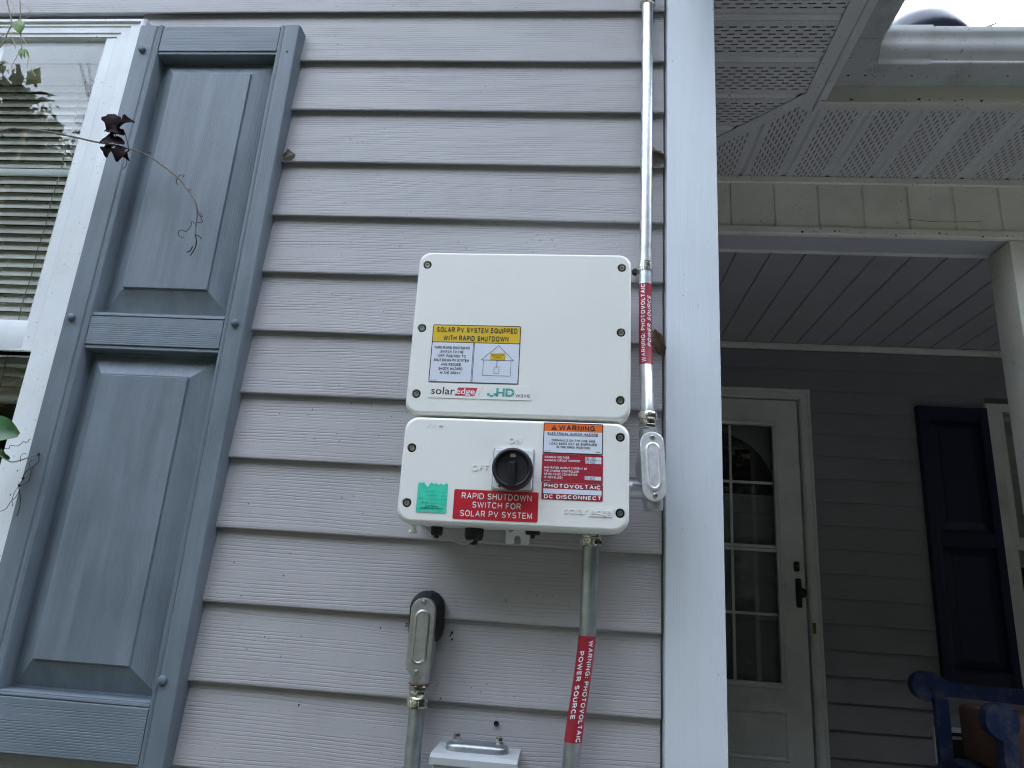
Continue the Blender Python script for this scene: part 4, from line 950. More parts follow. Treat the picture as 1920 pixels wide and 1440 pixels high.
b = B(); b.px([(1.0225, 2.762), (1.1255, 2.762), (1.1255, 2.765), (1.0225, 2.765)], .2625, 4.2); part('underside', b, 'ceiling', beam, 0)
b = B(); b.px([(1.1265, 2.760), (1.149, 2.760), (1.149, 3.0), (1.1455, 3.0), (1.1455, 2.7652), (1.1265, 2.7652)], .2625, 4.2); part('inner_trim', b, 'beam', beam, 0)

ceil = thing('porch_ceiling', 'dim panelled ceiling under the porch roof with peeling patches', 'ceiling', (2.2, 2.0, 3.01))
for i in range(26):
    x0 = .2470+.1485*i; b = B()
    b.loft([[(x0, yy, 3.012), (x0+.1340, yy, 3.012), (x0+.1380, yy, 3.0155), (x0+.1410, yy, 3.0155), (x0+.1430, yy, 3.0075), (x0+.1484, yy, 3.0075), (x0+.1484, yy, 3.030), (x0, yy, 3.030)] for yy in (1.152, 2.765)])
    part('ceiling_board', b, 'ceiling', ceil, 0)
b = B(); b.px([(2.7585, 3.0070), (2.735, 3.0070), (2.735, 2.990), (2.742, 2.975), (2.7585, 2.975)], .2450, 4.2); part('crown_trim', b, 'beam', ceil, 0)

def column(x0):
    t = thing('porch_column', 'square off white porch column at the right edge of the view', 'column', (x0+.065, 1.075, .65))
    b = B(); b.box(x0, x0+.130, 1.0105, 1.1400, .652, 2.758, .004); part('shaft', b, 'beam', t, 30)
    b = B(); b.box(x0-.018, x0+.148, .990, 1.160, .6515, .80, .006); part('base', b, 'beam', t, 30)
    return t
column(1.4445)
t = column(3.80); t['label'] = 'far square off white porch column at the open right end of the porch'

# back wall of the porch
pw = thing('porch_wall', 'shade-darkened lap sided wall at the back of the porch around the front door', 'wall', (2.2, 2.85, 0))
DX0, DX1, DZ1 = .28, 1.3375, 2.722
b = B()
for (x0, x1, z0, z1) in ((.2445, .285, .0, 3.1), (.285, 1.325, 2.71, 3.1), (1.325, 2.35, .0, 3.1), (2.35, 3.25, 0, 1.26), (2.35, 3.25, 2.67, 3.1), (3.25, 4.2, 0, 3.1)): b.box(x0, x1, 2.781, 2.90, z0, z1)
part('sheathing', b, 'sheath', pw, 0)
for k in range(-7, 12):
    z = 2.099-.127*k
    if z > DZ1-.02: part('siding_board', lap(B(), .246, 4.2, z, y=2.775, d=1.5), 'siding_shaded', pw, 40)
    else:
        part('siding_board', lap(B(), 1.330, 2.30 if 1.28 < z+.06 < 2.67 else 4.2, z, y=2.775, d=1.5), 'siding_shaded', pw, 40)
        if 1.28 < z+.06 < 2.67: part('siding_board', lap(B(), 3.29, 4.2, z, y=2.775, d=1.5), 'siding_shaded', pw, 40)
b = B(); b.box(2.2, 3.4, 3.3, 3.32, 1.1, 2.9); b.box(.2, 1.5, 3.0, 3.02, .5, 2.9); b.box(2.2, 2.22, 2.91, 3.3, 1.1, 2.9); b.box(3.38, 3.4, 2.91, 3.3, 1.1, 2.9)
structure('room', b, 'room')

dr = thing('storm_door', 'grubby white front door with a grid of panes, dark knob and deadbolt', 'door', (.80, 2.74, .65))
def ring(b, X0, X1, Z0, Z1, prof):
    b.loft([[(X0+d, y, Z0+dz), (X1-d, y, Z0+dz), (X1-d, y, Z1-d), (X0+d, y, Z1-d)] for d, dz, y in prof], False, False)
b = B(); ring(b, DX0, DX1, .655, 2.734, [(0, 0, 2.78), (0, 0, 2.742), (.006, 0, 2.738), (.014, 0, 2.738), (.017, 0, 2.743), (.022, 0, 2.741), (.050, 0, 2.741), (.054, 0, 2.746), (.060, 0, 2.752), (.062, 0, 2.790)]); part('door_frame', b, 'door', dr, 25)
LX0, LX1, LZ0, LZ1 = .350, 1.2640, .67, 2.664
GX0, GX1, GZ0, GZ1 = .440, 1.1215, 1.155, 2.512
b = B(); yf, yb = 2.752, 2.790
o_ = [(LX0, LZ0), (LX1, LZ0), (LX1, LZ1), (LX0, LZ1)]; i_ = [(GX0, GZ0), (GX1, GZ0), (GX1, GZ1), (GX0, GZ1)]
b.loft([[(x, yb, z) for x, z in o_], [(x, yf, z) for x, z in o_], [(x, yf, z) for x, z in i_], [(x, yb, z) for x, z in i_]], False, False)
lf = part('leaf', b, 'door', dr, 0)
b = B(); ring(b, GX0-.030, GX1+.030, GZ0-.030, GZ1+.030, [(0, 0, yf), (.003, .003, yf-.006), (.012, .012, yf-.007), (.016, .016, yf-.003), (.026, .026, yf-.004), (.030, .030, yf+.004), (.030, .030, yf+.02)]); part('glazing_bead', b, 'door', lf, 25)
b = B(); ring(b, .455, 1.148, .790, 1.024, [(0, 0, yf), (.003, .003, yf-.006), (.010, .010, yf-.006), (.018, .018, yf+.0005), (.026, .026, yf-.0005), (.030, .030, yf-.003)]); b.box(.4855, 1.1175, yf-.003, yf+.002, .8205, .9935); part('lower_panel', b, 'door', lf, 25)
b = B()
for gx in (.665, .891): b.box(gx-.0075, gx+.0075, 2.764, 2.770, GZ0, GZ1, .002)
for gz in (2.186, 1.489): b.box(GX0, GX1, 2.7635, 2.7705, gz-.0075, gz+.0075, .002)
part('glazing_bar', b, 'door', lf, 20)
b = B(); b.box(GX0, GX1, 2.756, 2.776, 1.812, 1.828, .002); b.box(GX0, GX1, 2.760, 2.776, 1.832, 1.848, .002); part('meeting_rail', b, 'door', lf, 20)
b = B(); b.box(GX0, GX1, 2.777, 2.781, GZ0, GZ1); part('pane', b, 'glass_door', dr, 0)
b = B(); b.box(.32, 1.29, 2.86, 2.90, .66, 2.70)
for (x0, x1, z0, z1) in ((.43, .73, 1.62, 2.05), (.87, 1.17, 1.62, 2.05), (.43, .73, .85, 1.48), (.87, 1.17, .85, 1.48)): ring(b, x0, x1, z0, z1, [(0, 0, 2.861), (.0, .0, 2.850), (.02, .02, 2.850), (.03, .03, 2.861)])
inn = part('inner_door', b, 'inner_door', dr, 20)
b = B(); n = 18
for r0, r1 in ((.36, .40),):
    lp = []
    for k in range(n+1):
        a = math.pi*k/n; ca, sa = math.cos(a), math.sin(a)
        lp.append([(.80+r0*ca, 2.858, 2.13+r0*sa), (.80+r0*ca, 2.842, 2.13+r0*sa), (.80+r1*ca, 2.842, 2.13+r1*sa), (.80+r1*ca, 2.858, 2.13+r1*sa)])
    b.loft(lp)
b.box(.40, 1.20, 2.842, 2.858, 2.11, 2.13)
part('fanlight_frame', b, 'inner_door', inn, 20)
b = B(); b.loft([[(.80+.36*math.cos(math.pi*k/n), y, 2.131+.36*math.sin(math.pi*k/n)) for k in range(n+1)] for y in (2.859, 2.8575)]); part('fanlight_pane', b, 'black', inn, 0)
b = B()
oct_ = [(.016, .040), (.008, .052), (-.008, .052), (-.016, .040)]
plate(b, 1.2215, 1.7430, .030, .052, yf, yf-.007, .009, 2, .002); b.lathe([(.0095, 0), (.0095, -.012), (.008, -.015), (.001, -.015)], (1.2215, yf-.006, 1.7430), 'Y', 18); dbt = part('deadbolt', b, 'bronze', lf, 30)
b = B(); b.lathe([(.0042, 0), (.0042, -.0006)], (1.2215, yf-.0212, 1.7430), 'Y', 12); b.box(1.2211, 1.2219, yf-.0222, yf-.0219, 1.7400, 1.7460); 
part('keyhole', b, 'brass', lf, 0)
b = B(); plate(b, 1.2265, 1.6080, .030, .150, yf, yf-.007, .009, 2, .002); b.lathe([(.010, 0), (.010, -.028), (.020, -.033), (.0245, -.043), (.0225, -.054), (.014, -.060), (.001, -.061)], (1.2290, yf-.006, 1.6080), 'Y', 22); part('door_knob', b, 'bronze', lf, 40)
b = B(); b.box(1.2860, 1.3000, 2.728, 2.7405, 1.410, 1.462, .002); b.box(1.2890, 1.2970, 2.7255, 2.728, 1.416, 1.430); part('strike', b, 'brass', dr, 20)

make_window(2.2845, 3.29, 1.23, 2.698, 2.775, 'window', 'dim white window on the porch wall behind the column', True)
# navy shutter: a copy of the grey one
s2 = shut.copy(); COL.objects.link(s2); s2.location = (2.094, 2.7555, 1.194-.006); s2.rotation_euler.z = 0
s2['label'] = 'dark navy raised panel shutter on the porch wall beside the far window'; shut['group'] = s2['group'] = 'raised panel shutters'
for ch in list(shut.children):
    copy_part(ch, s2, 'navy')
for k_ in ('window', 'window.001'): bpy.data.objects[k_]['group'] = 'white sash windows'
for k_ in ('window_blind', 'window_blind.001'): bpy.data.objects[k_]['group'] = 'slatted window blinds'
for k_ in ('conduit', 'conduit.001', 'conduit.002'): bpy.data.objects[k_]['group'] = 'galvanised conduits'
for k_ in ('elbow_fitting', 'elbow_fitting.001'): bpy.data.objects[k_]['group'] = 'conduit elbows'
for k_ in ('porch_column', 'porch_column.001'): bpy.data.objects[k_]['group'] = 'porch columns'
for k_ in ('gutter', 'gutter.001'): bpy.data.objects[k_]['group'] = 'white gutters'

wv = thing('wall_vent', 'small white framed dark opening low on the porch wall behind the chair', 'vent', (1.95, 2.75, .84))
b = B(); ring(b, 1.8435, 2.062, .842, 1.011, [(0, 0, 2.764), (0, 0, 2.745), (.004, .004, 2.741), (.020, .020, 2.741), (.022, .022, 2.745), (.022, .022, 2.764)]); part('frame', b, 'trim', wv, 20)
b = B(); b.box(1.8650, 2.0405, 2.7565, 2.760, .8635, .9895); part('opening', b, 'hole', wv, 0)

# chair on the porch
ch = thing('porch_chair', 'worn blue wooden armchair with a brown cushion standing on the porch', 'chair', (1.72, 1.80, .65))
def paddle(x0, xe, zc, r, w, drop):
    pts = []
    for k in range(13):
        a = R(62)+R(236)*k/12; pts.append((x0+r*math.cos(a)*1.15, zc+r*math.sin(a)))
    return pts + [(x0+.075, zc-.030-drop*.2), (xe, zc-w/2-drop), (xe, zc+w/2-drop), (x0+.085, zc+.022-drop*.1)]
b = B(); b.py(paddle(1.497, 2.02, 1.252, .058, .060, .020), 1.99, 2.035); part('arm', b, 'chair_blue', ch, 50)
b = B(); b.lathe([(.008, 1.989), (.008, 1.9885)], (1.502, 0, 1.243), 'Y', 12); part('screw_hole', b, 'hole', ch)
pp = []
for k in range(15):
    a = R(-48)+R(286)*k/14; pp.append((1.4915+.056*math.cos(a), 1.196+.058*math.sin(a)))
pp += [(1.484, 1.135), (1.484, .66), (1.535, .66), (1.536, 1.14)]
b = B(); b.py(pp, 1.48, 1.525); part('front_post', b, 'chair_blue', ch, 50)
b = B(); b.py([(1.50, .66), (1.55, .66), (1.55, 1.21), (1.50, 1.21)], 1.955, 1.985); part('front_post', b, 'chair_blue', ch, 30)
b = B(); b.box(1.50, 1.97, 1.53, 1.95, .94, 1.00, .01); part('seat', b, 'chair_blue', ch, 30)
b = B(); b.box(1.565, 1.74, 1.58, 1.93, 1.003, 1.205, .022); part('cushion', b, 'brown', ch, 40)
b = B(); b.loft([[(1.90, 1.53, .95), (1.93, 1.53, .95), (1.93, 1.95, .95), (1.90, 1.95, .95)], [(2.03, 1.53, 1.75), (2.06, 1.53, 1.75), (2.06, 1.95, 1.75), (2.03, 1.95, 1.75)]]); part('backrest', b, 'chair_blue', ch, 20)
for x_, y_ in ((1.93, 1.50), (1.93, 1.97)):
    b = B(); b.box(x_, x_+.05, y_, y_+.03, .652, 1.0, .003); part('rear_leg', b, 'chair_blue', ch)

# roofs
rf = thing('porch_roof', 'shingled porch roof rising behind the gutter', 'roof', (2.2, .6, 3.15))
b = B(); b.loft([[(x, .5695, 3.160), (x, .5695, 3.172), (x, 3.39, 4.455), (x, 3.39, 4.40)] for x in (.80, 4.4)]); part('deck', b, 'shingle', rf, 0)
b = B(); b.loft([[(x, .628, SZ+.151), (x, 2.9, SZ+.151), (x, 2.9, SZ+.155), (x, .628, SZ+.155)] for x in (.27, 4.2)]); part('attic_board', b, 'sheath', rf, 0)
wr = thing('wing_roof', 'gable roof over the house wing', 'roof', (-1.6, 1.5, 3.15))
b = B(); b.loft([[(.790, y_, 3.160), (.790, y_, 3.172), (-1.63, y_, 4.36), (-4.05, y_, 3.172), (-4.05, y_, 3.160), (-1.63, y_, 4.30)] for y_ in (-.30, 6.0)]); part('deck', b, 'shingle', wr, 0)
b = B(); b.box(.2625, .70, -.32, 1.2, SZ+.151, SZ+.155); part('attic_board', b, 'sheath', wr, 0)
b = B(); b.box(-3.5, 13, 3.4, 9, 0, 5.4); b.loft([[(-3.9, 3.1, 5.4), (13.4, 3.1, 5.4), (13.4, 9.3, 5.4), (-3.9, 9.3, 5.4)], [(-3.9, 6.1, 7.4), (13.4, 6.1, 7.4), (13.4, 6.3, 7.4), (-3.9, 6.3, 7.4)]]); hb = single('house_body', b, 'siding_shaded', 'main body of the house behind the porch, enlarged to block the sun', 'house')  # unseen house volume, made taller and wider to block the sun
rv = thing('roof_vent', 'dark rounded roof vent dome showing above the porch gutter', 'roof vent', (1.118, .80, 3.20))
b = B(); b.lathe([(.120, 3.20), (.128, 3.300), (.148, 3.318), (.152, 3.330), (.150, 3.348), (.143, 3.372), (.130, 3.396), (.110, 3.418), (.083, 3.436), (.050, 3.447), (.020, 3.4505), (.001, 3.451)], (1.112, .80, .012), 'Z', 40); part('dome', b, 'vent_black', rv, 50)
b = B(); b.box(.90, 1.33, .60, 1.0, 3.19, 3.23); part('flange', b, 'vent_black', rv)
# ---------------------------------------------------------------- vines, leaves, debris
def leaf_bm(b, c, ax, up, length, width, curl=.3, fold=.2, shape='oval', rnd=random, seg=8):
    """leaf blade with a midrib fold: c base point, ax direction, up normal"""
    ax = Vector(ax).normalized(); up = Vector(up); up = (up-ax*up.dot(ax)).normalized(); sd = ax.cross(up); c = Vector(c)
    rows = []
    for i in range(seg+1):
        t = i/seg
        if shape == 'oval': w = math.sin(math.pi*min(1, t*.96+.02))**.7
        elif shape == 'lobed': w = math.sin(math.pi*min(1, t*.95+.04))**.6*(1+.28*math.sin(t*13+rnd.random()))
        else: w = math.sin(math.pi*min(1, t*.97+.01))**1.2
        w *= width/2; cen = c+ax*length*t+up*(curl*length*(t-.5)**2*(-1))
        j = lambda k: up*rnd.uniform(-k, k)*length
        rows.append([cen-sd*w+up*fold*w+j(.02), cen-sd*w*.5+up*fold*w*.45+j(.012), cen, cen+sd*w*.5+up*fold*w*.45+j(.012), cen+sd*w+up*fold*w+j(.02)])
    vv = [[b.bm.verts.new(p) for p in r] for r in rows]
    for a, d in zip(vv, vv[1:]):
        for k in range(4): b.bm.faces.new((a[k], a[k+1], d[k+1], d[k]))
def thicken(b, th=.0005):
    fs = b.bm.faces[:]; bmesh.ops.recalc_face_normals(b.bm, faces=fs)
    bmesh.ops.solidify(b.bm, geom=fs, thickness=th); return b
sp_ = smooth_path
tw = thing('dry_vine', 'bare vine twig with withered purple leaves curling across the grey shutter', 'vine', (-1.05, -.115, 2.10))
main = [(-1.6, -.16, 2.33), (-1.40, -.14, 2.322), (-1.244, -.130, 2.327), (-1.176, -.120, 2.329), (-1.155, -.120, 2.334), (-1.120, -.120, 2.333), (-1.081, -.120, 2.329), (-1.049, -.115, 2.326), (-1.017, -.110, 2.322), (-.976, -.110, 2.313), (-.942, -.110, 2.307), (-.915, -.105, 2.304), (-.874, -.100, 2.294), (-.836, -.100, 2.272), (-.796, -.095, 2.244), (-.772, -.090, 2.219), (-.757, -.085, 2.199), (-.750, -.080, 2.178), (-.751, -.075, 2.158), (-.751, -.070, 2.133)]
p = sp_(main, 5); n = len(p)
part('stem', B().tube(p, [.0024-.0012*i/n + (.0006 if i % 17 == 0 else 0) for i in range(n)], 8), 'twig', tw, 60)
b = B()
for c in ([(-.751, -.070, 2.133), (-.748, -.065, 2.121), (-.752, -.060, 2.108), (-.759, -.058, 2.094)], [(-.751, -.070, 2.133), (-.743, -.068, 2.131), (-.738, -.066, 2.126)], [(-.756, -.062, 2.112), (-.760, -.06, 2.104), (-.768, -.058, 2.101)]): part('tendril', B().tube(sp_(c, 5), .0010, 6), 'twig_dark', tw, 60)
for c in ([(-.751, -.080, 2.178), (-.747, -.075, 2.177), (-.744, -.070, 2.174), (-.748, -.070, 2.173), (-.752, -.070, 2.178), (-.744, -.070, 2.167), (-.742, -.070, 2.161), (-.752, -.070, 2.160)],
          [(-.752, -.075, 2.153), (-.762, -.072, 2.161), (-.763, -.070, 2.152), (-.768, -.068, 2.146), (-.774, -.066, 2.141), (-.780, -.066, 2.144), (-.787, -.066, 2.144), (-.788, -.066, 2.136), (-.783, -.066, 2.130), (-.776, -.066, 2.129)],
          [(-.794, -.090, 2.241), (-.803, -.085, 2.250), (-.798, -.085, 2.256), (-.791, -.085, 2.256), (-.792, -.085, 2.250)], [(-.872, -.100, 2.292), (-.871, -.095, 2.298), (-.864, -.095, 2.300), (-.864, -.095, 2.294), (-.872, -.095, 2.294)],
          [(-1.081, -.12, 2.329), (-1.074, -.118, 2.333), (-1.075, -.118, 2.338)], [(-1.18, -.12, 2.33), (-1.172, -.118, 2.322), (-1.168, -.118, 2.318), (-1.176, -.118, 2.314), (-1.180, -.118, 2.310)],
          [(-.796, -.095, 2.244), (-.799, -.092, 2.236), (-.795, -.09, 2.230)], [(-.772, -.09, 2.219), (-.768, -.088, 2.222)], [(-.92, -.11, 2.30), (-.91, -.10, 2.285), (-.905, -.10, 2.268), (-.910, -.10, 2.258)]): part('tendril', B().tube(sp_(c, 5), .0007, 5), 'twig_dark', tw, 60)
b = B(); b.tube(sp_([(-.924, -.108, 2.305), (-.930, -.115, 2.320), (-.932, -.118, 2.340)], 4), .0008, 5); b.tube(sp_([(-.905, -.105, 2.302), (-.912, -.112, 2.325), (-.918, -.116, 2.338)], 4), .0008, 5); part('leaf_stalk', b, 'twig_dark', tw, 60)
rl = random.Random(11)
for c, ax, up, ln, wd in (((-.936, -.118, 2.330), (-.25, -.1, 1), (.3, -1, .2), .046, .030), ((-.930, -.120, 2.342), (.95, -.1, .35), (.1, -1, .5), .036, .026), ((-.915, -.118, 2.330), (-1, -.1, .12), (0, -1, .35), .042, .022),
                          ((-.914, -.112, 2.313), (-.95, -.2, -.12), (0, -1, .4), .047, .030), ((-.938, -.116, 2.305), (-.05, -.1, -1), (.2, -1, .1), .030, .020), ((-.915, -.113, 2.304), (-.05, -.05, -1), (.5, -1, .1), .036, .024), ((-.905, -.11, 2.296), (.25, 0, -1), (-.5, -1, 0), .024, .014)):
    b = B(); leaf_bm(b, c, ax, up, ln, wd, rl.uniform(.5, 1.0), rl.uniform(.3, .7), 'lobed', rl); part('leaf', thicken(b), 'leaf_purple', tw, 60)

gv = thing('green_vine', 'green vine with thin curling tendrils hanging over the top left window corner', 'vine', (-1.2, -.14, 2.45))
b = B()
b.tube(sp_([(-1.262, -.14, 2.70), (-1.235, -.140, 2.642), (-1.228, -.140, 2.626), (-1.217, -.140, 2.603), (-1.208, -.140, 2.584), (-1.205, -.140, 2.572), (-1.206, -.140, 2.563), (-1.208, -.140, 2.548), (-1.210, -.140, 2.529), (-1.214, -.140, 2.516), (-1.220, -.140, 2.501), (-1.25, -.14, 2.43)], 4), .0013, 7)
b.tube(sp_([(-1.235, -.13, 2.70), (-1.217, -.130, 2.652), (-1.212, -.130, 2.640), (-1.203, -.130, 2.609), (-1.196, -.130, 2.584), (-1.189, -.130, 2.561), (-1.180, -.130, 2.536), (-1.175, -.130, 2.523), (-1.171, -.130, 2.506)], 4), .0010, 7); part('stem', b, 'stem_green', gv, 60)
b = B()
for c in ([(-1.232, -.138, 2.642), (-1.219, -.138, 2.628), (-1.212, -.138, 2.606), (-1.207, -.138, 2.598)], [(-1.212, -.130, 2.641), (-1.201, -.130, 2.634), (-1.187, -.130, 2.622), (-1.181, -.130, 2.613), (-1.184, -.130, 2.603), (-1.194, -.130, 2.598), (-1.203, -.130, 2.596), (-1.204, -.130, 2.584)], [(-1.205, -.140, 2.572), (-1.198, -.140, 2.570), (-1.196, -.135, 2.573)], [(-1.204, -.140, 2.555), (-1.192, -.140, 2.536), (-1.184, -.140, 2.525), (-1.178, -.140, 2.512)], [(-1.188, -.130, 2.559), (-1.175, -.130, 2.542), (-1.164, -.130, 2.528)],
          [(-1.175, -.130, 2.525), (-1.179, -.130, 2.510), (-1.183, -.130, 2.487), (-1.185, -.130, 2.476), (-1.179, -.130, 2.467), (-1.178, -.130, 2.472), (-1.183, -.130, 2.474)], [(-1.153, -.130, 2.499), (-1.152, -.130, 2.482), (-1.146, -.130, 2.467), (-1.136, -.130, 2.461), (-1.131, -.130, 2.465)], [(-1.150, -.130, 2.495), (-1.142, -.130, 2.480), (-1.135, -.130, 2.465), (-1.126, -.130, 2.452)], [(-1.187, -.140, 2.554), (-1.203, -.140, 2.552), (-1.215, -.140, 2.547), (-1.235, -.140, 2.530)]): part('tendril', B().tube(sp_(c, 5), .0007, 5), 'tendril', gv, 60)
b = B(); leaf_bm(b, (-1.196, -.136, 2.591), (.3, 0, -1), (.35, -1, .1), .036, .022, .3, .35, 'oval', rl); part('leaf', thicken(b), 'leaf_green', gv, 60)
for dx_ in (0, .005, -.004):
    b = B(); leaf_bm(b, (-1.176+dx_, -.13, 2.524), (.55+dx_*40, 0, -1), (.2, -1, .2), .030, .007, .3, .5, 'narrow', rl); part('leaf', thicken(b), 'leaf_green', gv, 60)

bv = thing('vine_sprig', 'dark green leaf and spindly rooted sprig clinging to the white window trim', 'vine', (-1.0, -.06, 1.58))
b = B(); leaf_bm(b, (-1.050, -.120, 1.722), (1, -.05, -.10), (.1, -1, .25), .085, .052, .4, .15, 'oval', rl, 10); part('leaf', thicken(b), 'leaf_dark', bv, 60)
b = B(); leaf_bm(b, (-1.016, -.065, 1.676), (-.8, -.1, .55), (.2, -1, -.3), .030, .011, .5, .4, 'lobed', rl); part('leaf', thicken(b), 'leaf_dark', bv, 60)
b = B(); b.tube(sp_([(-1.12, -.09, 1.71), (-1.044, -.070, 1.688), (-1.029, -.070, 1.680), (-1.018, -.070, 1.675), (-1.010, -.065, 1.671), (-1.004, -.060, 1.673), (-.993, -.055, 1.679), (-.979, -.050, 1.688)], 4), .0011, 7); b.tube([(-1.05, -.121, 1.722), (-1.12, -.10, 1.735)], .0012, 6); part('stem', b, 'stem_green', bv, 60)
b = B()
for c, r_ in (([(-.975, -.045, 1.688), (-.973, -.045, 1.677), (-.980, -.045, 1.668), (-.989, -.045, 1.660), (-.994, -.045, 1.652), (-.995, -.045, 1.641), (-.998, -.045, 1.631), (-.995, -.044, 1.621), (-.989, -.044, 1.606), (-.987, -.044, 1.589), (-.988, -.044, 1.577)], .0008), ([(-.980, -.045, 1.668), (-.983, -.044, 1.657), (-.982, -.044, 1.642), (-.988, -.044, 1.637), (-.998, -.044, 1.629)], .0006),
              ([(-1.050, -.050, 1.694), (-1.044, -.050, 1.693), (-1.041, -.050, 1.697), (-1.033, -.050, 1.697), (-1.031, -.050, 1.703), (-1.018, -.050, 1.703), (-1.011, -.050, 1.708), (-1.008, -.050, 1.712), (-1.001, -.050, 1.710), (-.997, -.050, 1.717)], .0006), ([(-.996, -.044, 1.624), (-.999, -.044, 1.612), (-1.009, -.040, 1.604), (-1.016, -.040, 1.589), (-1.026, -.040, 1.584)], .0006), ([(-.985, -.045, 1.664), (-.990, -.045, 1.672), (-.986, -.045, 1.680)], .0005), ([(-.998, -.045, 1.631), (-1.003, -.045, 1.620), (-1.004, -.045, 1.605), (-1.0, -.045, 1.594)], .0005), ([(-1.003, -.05, 1.674), (-1.006, -.05, 1.684), (-1.001, -.05, 1.690), (-.996, -.05, 1.689)], .0005)): part('root', B().tube(sp_(c, 4), r_, 5), 'twig_dark', bv, 60)
for (x, z) in ((-.998, 1.632), (-.976, 1.690), (-.994, 1.645)): part('bud', B().lathe([(.0004, -.004), (.0028, 0), (.0004, .004)], (x, -.045, z), 'Z', 7) or b, 'twig_dark', bv, 60)

def dead_leaf(c, ax, up, ln, wd, label):
    b = B(); leaf_bm(b, c, ax, up, ln, wd, .9, .6, 'lobed', rl); single('dead_leaf', thicken(b), 'leaf_brown', label, 'leaf', 'dead leaves caught on the wall', 60)
dead_leaf((.160, -.018, 2.366), (-1, 0, -.10), (.1, -.7, .7), .040, .034, 'curled dead brown leaf wedged behind the conduit, upper of the two beside the corner trim')
dead_leaf((.1600, -.020, 1.938), (-.42, 0, 1), (-.5, -.9, .1), .058, .024, 'curled dead brown leaf wedged behind the red wrap of the tall conduit')
dead_leaf((-.630, -.018, 2.349), (1, 0, .3), (0, -1, .4), .026, .017, 'small dead brown leaf poking out from behind the right edge of the shutter')

# small holes, debris and dead insects on the siding
b = B(); b.lathe([(.0040, -.0075), (.0042, -.0120), (.0034, -.0128), (.0030, -.0110), (.0004, -.0108)], (-.1035, 0, 1.2985), 'Y', 14); sh_ = single('screw_hole', b, 'hole', 'small empty screw hole in the siding above the grey box', 'hole')
rd = random.Random(5)
def crumb(x, y, z, s, label):
    b = B()
    for i in range(5):
        bmesh.ops.create_icosphere(b.bm, subdivisions=1, radius=s*rd.uniform(.3, .6), matrix=Matrix.Translation((x+rd.uniform(-.6, .6)*s, y, z+rd.uniform(-1.6, 1.6)*s)))
    single('debris', b, 'twig_dark', label, 'debris', 'crumbs of dirt on the siding', 60)
crumb(-.189, -.0135, 1.427, .0042, 'dark shrivelled insect stuck to the siding right of the black putty')
crumb(-.433, -.0125, 1.3045, .0024, 'tiny dark crumb on the siding low beside the shutter')
crumb(-.268, -.0085, 1.440, .0026, 'tiny dark crumb on the siding left of the dull elbow')
b = B()
for i in range(70):
    x = rd.uniform(-.6, .15); k = rd.randint(4, 11); z = 2.7223-.127*k+rd.uniform(.012, .11)
    bmesh.ops.create_icosphere(b.bm, subdivisions=1, radius=rd.uniform(.0006, .0015), matrix=Matrix.Translation((x, -.0132+.0115*((2.7223-.127*k-z)/-.127), z)))
o = bpy.data.objects.new('specks', finish('specks', b, 'twig_dark')); COL.objects.link(o); o['kind'] = 'stuff'
# cobweb dirt on the porch eave
b = B()
for i in range(60):
    x = rd.uniform(.75, 1.6); s = rd.uniform(.001, .004); w = rd.choice(((x, 1.0005, rd.uniform(2.762, 2.785)), (x, .604, rd.uniform(2.99, 3.0)), (x, .56, 3.0455)))
    bmesh.ops.create_icosphere(b.bm, subdivisions=1, radius=s, matrix=Matrix.Translation(w) @ Matrix.Diagonal((rd.uniform(.6, 1.6), .5, rd.uniform(.5, 1.3), 1)))
for c in ([(1.12, 1.009, 2.83), (1.20, 1.008, 2.822), (1.29, 1.008, 2.823), (1.36, 1.009, 2.826)],): b.tube(sp_(c, 6), .0007, 5)
o = bpy.data.objects.new('specks', finish('specks', b, 'twig_dark')); COL.objects.link(o); o['kind'] = 'stuff'

# ---------------------------------------------------------------- trees across the lawn (they stand behind the viewer and show in the panes)
def tree(x, y, h, r, seed, label, n=24000):
    q = random.Random(seed); t = thing('tree', label, 'tree', (x, y, 0), group='trees across the lawn')
    b = B(); b.tube([(x, y, 0), (x+.1, y, h*.3), (x-.05, y+.1, h*.6), (x, y, h*.9)], [.2, .16, .10, .03], 9)
    for i in range(9):
        a = q.uniform(0, 6.28); z0 = h*q.uniform(.25, .7); L = r*q.uniform(.6, .95)
        b.tube([(x, y, z0), (x+math.cos(a)*L*.5, y+math.sin(a)*L*.5, z0+L*.25), (x+math.cos(a)*L, y+math.sin(a)*L, z0+L*.55)], [.07, .045, .012], 6)
    part('trunk', b, 'bark', t, 60)
    cl = []
    for i in range(46):
        z = h*q.uniform(.16, 1.0); rr = r*(1-.55*((z/h-.45)/.55)**2 if z/h > .45 else .75+.25*z/h/.45)
        a = q.uniform(0, 6.28); d = rr*math.sqrt(q.random())
        cl.append((x+math.cos(a)*d, y+math.sin(a)*d, z, q.uniform(.35, .85)))
    vs_, fs_ = [], []
    for i in range(n):
        c = q.choice(cl); 
        while True:
            u = Vector((q.gauss(0, .5), q.gauss(0, .5), q.gauss(0, .4)))
            if u.length < 1.5: break
        p_ = Vector(c[:3])+u*c[3]; s = q.uniform(.045, .095)
        e = Euler((q.uniform(-.9, .9), q.uniform(-.9, .9), q.uniform(0, 6.28))).to_matrix()
        k = len(vs_); vs_ += [p_+e@Vector(v) for v in ((-s, 0, 0), (0, -s*.55, .02), (s, 0, 0), (0, s*.55, .02))]; fs_.append((k, k+1, k+2, k+3))
    me = bpy.data.meshes.new('crown'); me.from_pydata(vs_, [], fs_); me.materials.append(M['foliage'])
    o = bpy.data.objects.new('crown', me); COL.objects.link(o); o.parent = t; o.location = (-x, -y, 0); ORG[o.name] = Vector((0, 0, 0))
